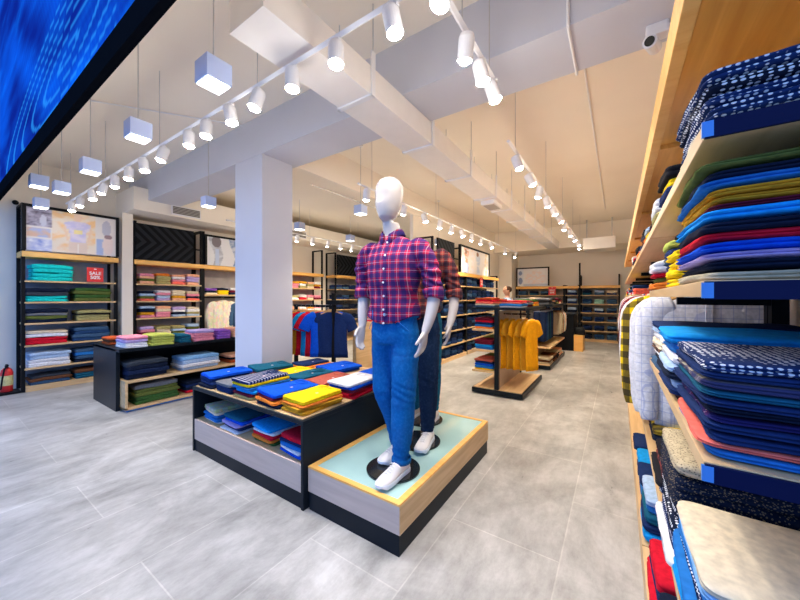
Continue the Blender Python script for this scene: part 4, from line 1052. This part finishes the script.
# base shelf
for k, (y, its) in enumerate(((1.0, [R_('charcoal', .035), R_('olive', .04, 'stripe'), R_('khaki', .04, 'stripe'), R_('grey', .03)]), (1.36, [R_('midnight', .05), R_('navy', .05), R_('coral', .04, 'check'), R_('midnight', .04)]), (1.74, [R_('red', .05), R_('navy', .04), R_('red', .05)]),
                               (2.2, [R_('azure', .05), R_('navy', .04), R_('petrol', .05), R_('blue', .04), R_('lightblue', .04)]), (2.55, [R_('maroon', .05), R_('blue', .05), R_('navy', .05)]), (2.9, [R_('navy', .05), R_('azure', .05)]), (3.25, [R_('white', .05), R_('navy', .05)]))):
    rp(y, .13, its, f'{nm[k]} stack along base of right wall', w=.30, d=.42, x=.325, grp='folded clothes along the base of the right wall')
for k, y in enumerate((2.2, 2.52, 2.84, 3.16, 3.6, 3.95, 4.3, 4.6)):
    its = [[R_('charcoal', .04), R_('midnight', .03), R_('yellow', .03, 'check')], [R_('brown', .04), R_('navy', .04)]][k % 2]
    rp(y, .60, its, f'{nm[k]} stack below the hanging shirts', w=.27, d=.38, grp='folded shirts below the hanging row')
for i in range(3):
    for r, z in enumerate((1.40, 1.07, .60, .13)):
        for k in range(3):
            its = [('shirt', rc(rnd, cols_top + ['navy', 'red', 'coral']), .04) for _ in range(3)]
            rp(5.07 + 1.41 * i + k * .44, z, its, f'{nm[k]} stack, {["upper","waist","knee","base"][r]} shelf, {["fourth","fifth","farthest"][i]} right unit', w=.36, d=.38, grp='folded shirts in the far right wall units')
# hanging shirts on the right
hs = [('white', 'finecheck', 'white fine checked'), ('white', 'plain', 'plain white'), ('yellow', 'check', 'yellow and black checked'), ('white', 'finecheck', 'white checked'), ('pink', 'finecheck', 'pale pink'), ('white', 'plain', 'white'),
      ('terracotta', 'plain', 'terracotta'), ('maroon', 'finecheck', 'maroon checked'), ('lavender', 'plain', 'lavender'), ('maroon', 'plain', 'dark red'), ('lightblue', 'plain', 'pale blue'), ('cream', 'print', 'cream patterned'),
      ('steel', 'plain', 'steel blue'), ('white', 'plain', 'white'), ('navy', 'check', 'navy checked'), ('coral', 'plain', 'coral'), ('white', 'finecheck', 'white checked'), ('blue', 'plain', 'blue'), ('maroon', 'check', 'maroon checked'), ('white', 'plain', 'white')]
for i, (c, pt, nme) in enumerate(hs):
    y = 2.20 + i * .128
    q = ['nearest', 'second', 'third', 'fourth', 'fifth', 'sixth', 'seventh', 'eighth', 'ninth', 'tenth', 'eleventh', 'twelfth', 'thirteenth', 'fourteenth', 'fifteenth', 'sixteenth', 'seventeenth', 'eighteenth', 'nineteenth', 'farthest'][i]
    hang('long', c, pt, ((.365, .355, .305, .32, .315, .31)[min(i, 5)] - .012 * (i % 2), y, 1.46), .10 if i < 2 else random.uniform(-.08, .12), f'{nme} long sleeved shirt, {q} in the right wall hanging row', 'shirt', 'shirts hanging on the right wall rail',
         (.98, .85, 1.08 if i < 6 else 1.0), f'wooden hanger of the {q} shirt on right wall rail', 'hangers on the right wall rail')

# ------------------------------------------------------------------ ceiling services
DU = thing('air_duct', 'long white rectangular ceiling duct running toward the back', 'duct', (-1.6, 6, 2.8))
B().box(-.155, .155, -5.05, -3.3, 0, .20, .002).obj('duct_run', M['duct'], DU)
B().box(-.155, .155, -3.29, -.6, 0, .20, .002).obj('duct_run', M['duct'], DU)
B().box(-.155, .155, -.59, 4.6, .01, .20, .002).obj('duct_run', M['duct'], DU)
for y in (-4.2, -3.3, -2.35, -1.4, -.6, .3, 1.2, 2.2, 3.2):
    B().box(-.165, .165, y - .02, y + .02, -.012, 0).box(.157, .170, y - .02, y + .02, -.012, .30).box(-.170, -.157, y - .02, y + .02, -.012, .10).obj('hanger_bracket', M['white'], DU)
    B().cyl((.163, y, .3), (.163, y, .64), .004).cyl((-.163, y, .1), (-.163, y, .64), .004).obj('drop_rod', M['steel'], DU)
B().box(-.1, .1, -1.3, -.9, -.06, 0, .004).obj('outlet_box', M['white'], DU)
B().box(-.08, .08, -1.25, -.95, -.064, -.058).obj('louvre_face', M['louvre'], DU)
def grille(label, y, z=2.93, w=.45):
    g = thing('air_grille', label, 'air vent', (-6.60, y, z))
    B().box(-.005, .012, -w / 2 - .02, w / 2 + .02, -.085, .085, .002).obj('grille_frame', M['white'], g)
    B().box(.008, .016, -w / 2, w / 2, -.065, .065).obj('louvre_face', M['louvre'], g)
grille('air conditioning grille above left units, left of the pillar', 2.78)
grille('air conditioning grille above left units, right of the pillar', 5.3)
DN = thing('duct_end', 'pale boxed duct end hanging near the back wall', 'duct', (-.35, 9.9, 2.62))
B().box(-.42, .30, -.1, .7, .0, .3, .01).obj('duct_case', M['duct'], DN)
for x in (-.35, .22): B().box(x - .015, x + .015, .2, .23, .29, .83).obj('drop_rod', M['steel'], DN)

SPOT_K = 1.45; FILL_K = .07
def spot_light(loc, direction, e, ang=1.9, size=.04):
    l = bpy.data.lights.new('lamp', 'SPOT'); l.energy = e * SPOT_K; l.spot_size = ang; l.spot_blend = .7; l.shadow_soft_size = size; l.color = (1, .84, .64) if e > 30 else (1, .92, .82)
    return l
def track(label, p0, p1, heads, group, tilt=(0, 0, -1), e=28, alt=None, hs_=1.):
    p0 = Vector(p0); p1 = Vector(p1); t = thing('track_rail', label, 'track light rail', tuple(p0))
    d = (p1 - p0)
    B().loft([ring(q, (d.cross(Vector((0, 0, 1)))), (0, 0, 1), .017, .014, 4) for q in (Vector((0, 0, 0)), d)]).obj('rail', M['white'], t)
    k = max(2, int(d.length / 1.6))
    for i in range(k + 1):
        q = d * ((i + .15) / (k + .3)); B().cyl(q + Vector((0, 0, .01)), q + Vector((0, 0, 3.45 - p0.z)), .003, n=6).obj('suspension_wire', M['steel'], t)
    for i, (f, lab) in enumerate(heads):
        h0 = p0 + d * f; dr = Vector(tilt if alt is None else alt[i % len(alt)]).normalized()
        s = thing('track_spotlight', lab, 'spotlight', (h0.x, h0.y, h0.z - .014), 0, group)
        k = hs_
        B().box(-.03 * k, .03 * k, -.012, .012, -.012, 0, .003).cyl((0, 0, -.01), (0, 0, -.06 * k), .007, n=8).obj('adapter', M['white'], s)
        c = Vector((0, 0, -.075 * k))
        a, bq = c - dr * .045 * k, c + dr * .06 * k
        can = B().cyl(a, c + dr * .06 * k, .042 * k, n=22).cyl(a - dr * .02 * k, a, .034 * k, .042 * k, n=22).obj('lamp_body', M['white'], s, False)
        B().cyl(bq - dr * .004, bq + dr * .004, .038 * k, n=20).sph(bq + dr * .003, .030 * k, (1, 1, .6), 12).obj('lens', M['lamp'], s)
        l = spot_light(None, None, e); lo = bpy.data.objects.new('lamp_light', l); COL.objects.link(lo); lo.parent = s
        lo.location = bq + dr * .02; lo.rotation_euler = dr.to_track_quat('-Z', 'Y').to_euler()
        l = bpy.data.lights.new('ceiling_fill', 'POINT'); l.energy = e * FILL_K; l.shadow_soft_size = .035; l.color = (1, .82, .62) if e > 30 else (1, .92, .82)  # added omni fill at each head, brightens the ceiling
        lo = bpy.data.objects.new('ceiling_fill', l); COL.objects.link(lo); lo.parent = s; lo.location = bq + dr * .07
T1x = (-.35, -.62, -.88, -1.25, -1.61, -1.97, -2.29, -2.64, -2.92, -3.43, -3.87, -4.27, -4.7, -5.12, -5.55, -6.09, -6.5)
x0, x1 = -.2, -6.8
track('long track rail of spotlights crossing above the entrance', (x0, 1.25, 2.755), (x1, 1.25, 2.755), [((x - x0) / (x1 - x0), f'spotlight {"first second third fourth fifth sixth seventh eighth ninth tenth eleventh twelfth thirteenth fourteenth fifteenth sixteenth last".split()[i]} from the right on the entrance track') for i, x in enumerate(T1x)], 'spotlights on the entrance track', alt=[(.05, -.05, -1), (-.15, -.25, -1), (.2, .05, -1), (.1, -.1, -1)], e=17)
track('short track rail near the beam above the front mannequin', (-.68, 1.1, 2.80), (-.68, 2.1, 2.80), [(.55, 'spotlight with vented back on the short track, nearest'), (.78, 'middle white spotlight on the short track'), (1., 'end spotlight on the short track near the beam')], 'spotlights on the short track', alt=[(-.2, .2, -1), (.2, .1, -1), (.3, .1, -1)], e=20)
ys3 = (3.2, 3.75, 4.25, 4.75, 5.3, 5.9, 6.6, 7.3, 8.0, 8.8, 9.4)
track('right hand track rail running along the aisle ceiling', (-.8, 2.9, 2.74), (-.8, 9.6, 2.74), [((y - 2.9) / 6.7, f'aisle track spotlight, {(nm+["x"])[i]} from the front') for i, y in enumerate(ys3)], 'spotlights on the aisle track', alt=[(.35, .1, -1), (.5, .15, -1), (-.3, .2, -1), (.2, .3, -1)], e=37)
ys4 = (2.95, 3.75, 4.32, 4.84, 5.3, 5.75, 6.25, 6.8, 7.45, 8.6, 9.6)
track('middle track rail running back behind the front mannequin', (-2.45, 2.8, 2.66), (-2.45, 9.9, 2.66), [((y - 2.8) / 7.1, f'middle track spotlight, {(nm+["x"])[i]} from the front') for i, y in enumerate(ys4)], 'spotlights on the middle track', alt=[(-.2, .1, -1), (-.35, .2, -1), (.3, .1, -1)], e=37)
ys5 = (3.3, 3.9, 4.35, 4.75, 5.2, 5.6, 6.0, 6.6, 7.3)
track('left track rail running back behind the pillar', (-5.45, 2.9, 2.66), (-5.45, 8, 2.66), [((y - 2.9) / 5.1, f'left track spotlight, {nm[i]} from the front') for i, y in enumerate(ys5)], 'spotlights on the left track', alt=[(-.5, .1, -1), (-.35, .2, -1)], e=40)
# cube pendants
def pend(label, x, y, z=2.5, s=.13, light=False):
    p = thing('cube_pendant', label, 'pendant light', (x, y, z), 0, 'white cube pendant lights')
    h = s / 2
    B().box(-h, h, -h, h, .006, s * .93, .002).obj('cube_shade', M['blue_cast'], p)
    B().box(-h + .008, h - .008, -h + .008, h - .008, 0, .007).obj('diffuser', M['box'], p)
    B().cyl((0, 0, s * .93), (0, 0, 3.45 - z), .004, n=8).obj('rod', M['steel'], p)
    B().cyl((0, 0, 3.43 - z), (0, 0, 3.45 - z), .03, n=16).obj('ceiling_rose', M['white'], p)
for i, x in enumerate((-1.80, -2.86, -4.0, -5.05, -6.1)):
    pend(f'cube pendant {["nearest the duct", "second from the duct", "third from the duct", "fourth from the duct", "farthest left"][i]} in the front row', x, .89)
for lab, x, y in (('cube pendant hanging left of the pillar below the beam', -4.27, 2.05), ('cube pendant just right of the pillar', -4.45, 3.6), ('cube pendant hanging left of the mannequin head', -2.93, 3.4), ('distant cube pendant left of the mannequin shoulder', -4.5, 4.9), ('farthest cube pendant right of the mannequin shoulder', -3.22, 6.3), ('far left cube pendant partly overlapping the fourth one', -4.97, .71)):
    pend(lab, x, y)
# conduits on ceiling
def conduit(label, pts, r=.009, mat='white'):
    tag(B().tube(pts, r, 8).obj('ceiling_conduit', M[mat]), label, 'pipe')
conduit('thin conduit crossing front ceiling between the pendants', [(-4.9, .6, 3.43), (-3.75, 2.19, 3.43)])
conduit('conduit running back along the ceiling right of the beam', [(-.25, 2.19, 3.4), (-.25, 2.19, 3.0), (-.25, 2.7, 3.0), (-.25, 2.7, 3.43), (-.25, 9, 3.43)])
conduit('thin grey conduit on the lowered ceiling strip', [(-3.7, 3.2, 3.0), (-3.7, 5.5, 3.0)], .007, 'steel')
CB = thing('ceiling_camera', 'white bullet security camera mounted under the beam at right', 'camera', (.19, 2.5, 3.01))
B().box(-.05, .06, -.04, .04, -.07, 0, .01).cyl((.06, .0, -.03), (.09, 0, -.03), .02).obj('mount', M['white'], CB)
B().cyl((0, .05, -.10), (-.035, -.085, -.13), .036, n=20).obj('camera_body', M['white'], CB)
B().cyl((-.035, -.085, -.13), (-.0365, -.089, -.131), .026, n=20).obj('camera_lens', M['disc'], CB)
struct(B().box(-7.6, 1.4, .575, .60, 2.70, 5.9).obj('wall_front', M['wall']), 'header wall carrying the video screen')
tag(B().sph((0, 0, 0), .035, (1, 1, 1)).obj('smoke_detector', M['black'], loc=(-7.46, .83, 2.78)), 'small round dark sensor on left wall above the shelving', 'sensor')
# fire extinguisher
FE = thing('fire_extinguisher', 'red fire extinguisher with yellow label on floor at far left', 'fire extinguisher', (-7.2, .72, 0))
B().loft([ring((0, 0, z), (1, 0, 0), (0, 1, 0), r, r, 24) for z, r in ((.03, .055), (.04, .062), (.30, .062), (.34, .05), (.365, .03))]).obj('cylinder', M['red'], FE, True)
B().cyl((0, 0, .12), (0, 0, .26), .0635, n=28).obj('paper_label', plain('yellow label', (.72, .66, .30), .6, nz=.25, sc=25), FE)
B().cyl((0, 0, .36), (0, 0, .40), .018).box(-.02, .09, -.012, .012, .40, .415).box(-.02, .08, -.012, .012, .375, .385).obj('handle', M['black'], FE)
B().tube([(0.02, 0, .385), (.09, -.03, .36), (.10, -.05, .22), (.08, -.06, .08)], .010).obj('hose', M['black'], FE)
B().box(-.13, .13, -.12, .12, 0, .03, .004).obj('stand', M['black'], FE)

# ------------------------------------------------------------------ LED screen over the entrance
SC = thing('video_screen', 'large blue video wall in black bezel hanging over the entrance', 'screen', (-6.2, .56, 2.53))
SW = 7.6
def led(u, v):
    x = u * SW; z = v * 3.2
    w1 = noise.noise(Vector((x * .7, z * .7, 3))) * 2.2
    f = .5 + .5 * math.sin(x * 2.2 + z * 5.5 + w1 * 3)
    g = .5 + .5 * nz(x * .6 + z, z * 3.2 - x * .5, 2.0, 4)
    th = .5 + .5 * math.sin(x * 90 + z * 60)
    k = max(0, min(1, f * .6 + g * .55 - .2))
    c = lerp((.0, .010, .22), (.0, .07, .70), k)
    c = lerp(c, (.0, .22, .9), .25 * th * k + .5 * max(0, g - .62))
    q = math.sqrt(((x - 3.3) / .9) ** 2 + ((z - .25 - .1 * x + .33) / .16) ** 2)
    if x < 4.2 and q < 3 and abs(q % .5 - .25) < .05: c = lerp(c, (.02, .30, .9), .5)
    if ell(x, z, 4.75, .45, .12, .07): c = lerp(c, (.0, .04, .16), .8)
    return c
picture('display_surface', SW, 3.2, 320, 150, led, SC, (0, -.022, .13), emit=1.0)
bz = plain('matt black bezel', (.006, .007, .009), .8); bz.node_tree.nodes['Principled BSDF'].inputs['Specular IOR Level'].default_value = 0
B().box(-.05, SW + .05, -.03, .01, 0, .13, .003).box(-.05, SW + .05, -.01, .01, .13, 3.45).obj('bezel', bz, SC)

# ------------------------------------------------------------------ camera, world
cam = bpy.data.cameras.new('camera'); co = bpy.data.objects.new('camera', cam); COL.objects.link(co)
a = math.atan(218 / 325.)
co.location = (0, 0, 1.37); co.rotation_euler = (PI / 2, 0, a)
cam.sensor_width = 36; cam.lens = 36 * 325 / 800.; cam.shift_y = -3 / 800.; cam.clip_start = .02
S.camera = co
w = bpy.data.worlds.new('world'); S.world = w; w.use_nodes = True
bg = w.node_tree.nodes['Background']; bg.inputs[0].default_value = (.25, .46, 1.0, 1); bg.inputs[1].default_value = 1.15
S.view_settings.view_transform = 'Standard'; S.view_settings.look = 'None'; S.view_settings.gamma = 1; S.view_settings.use_curve_mapping = False
S.view_settings.exposure = .45
S.cycles.max_bounces = 10; S.cycles.diffuse_bounces = 8
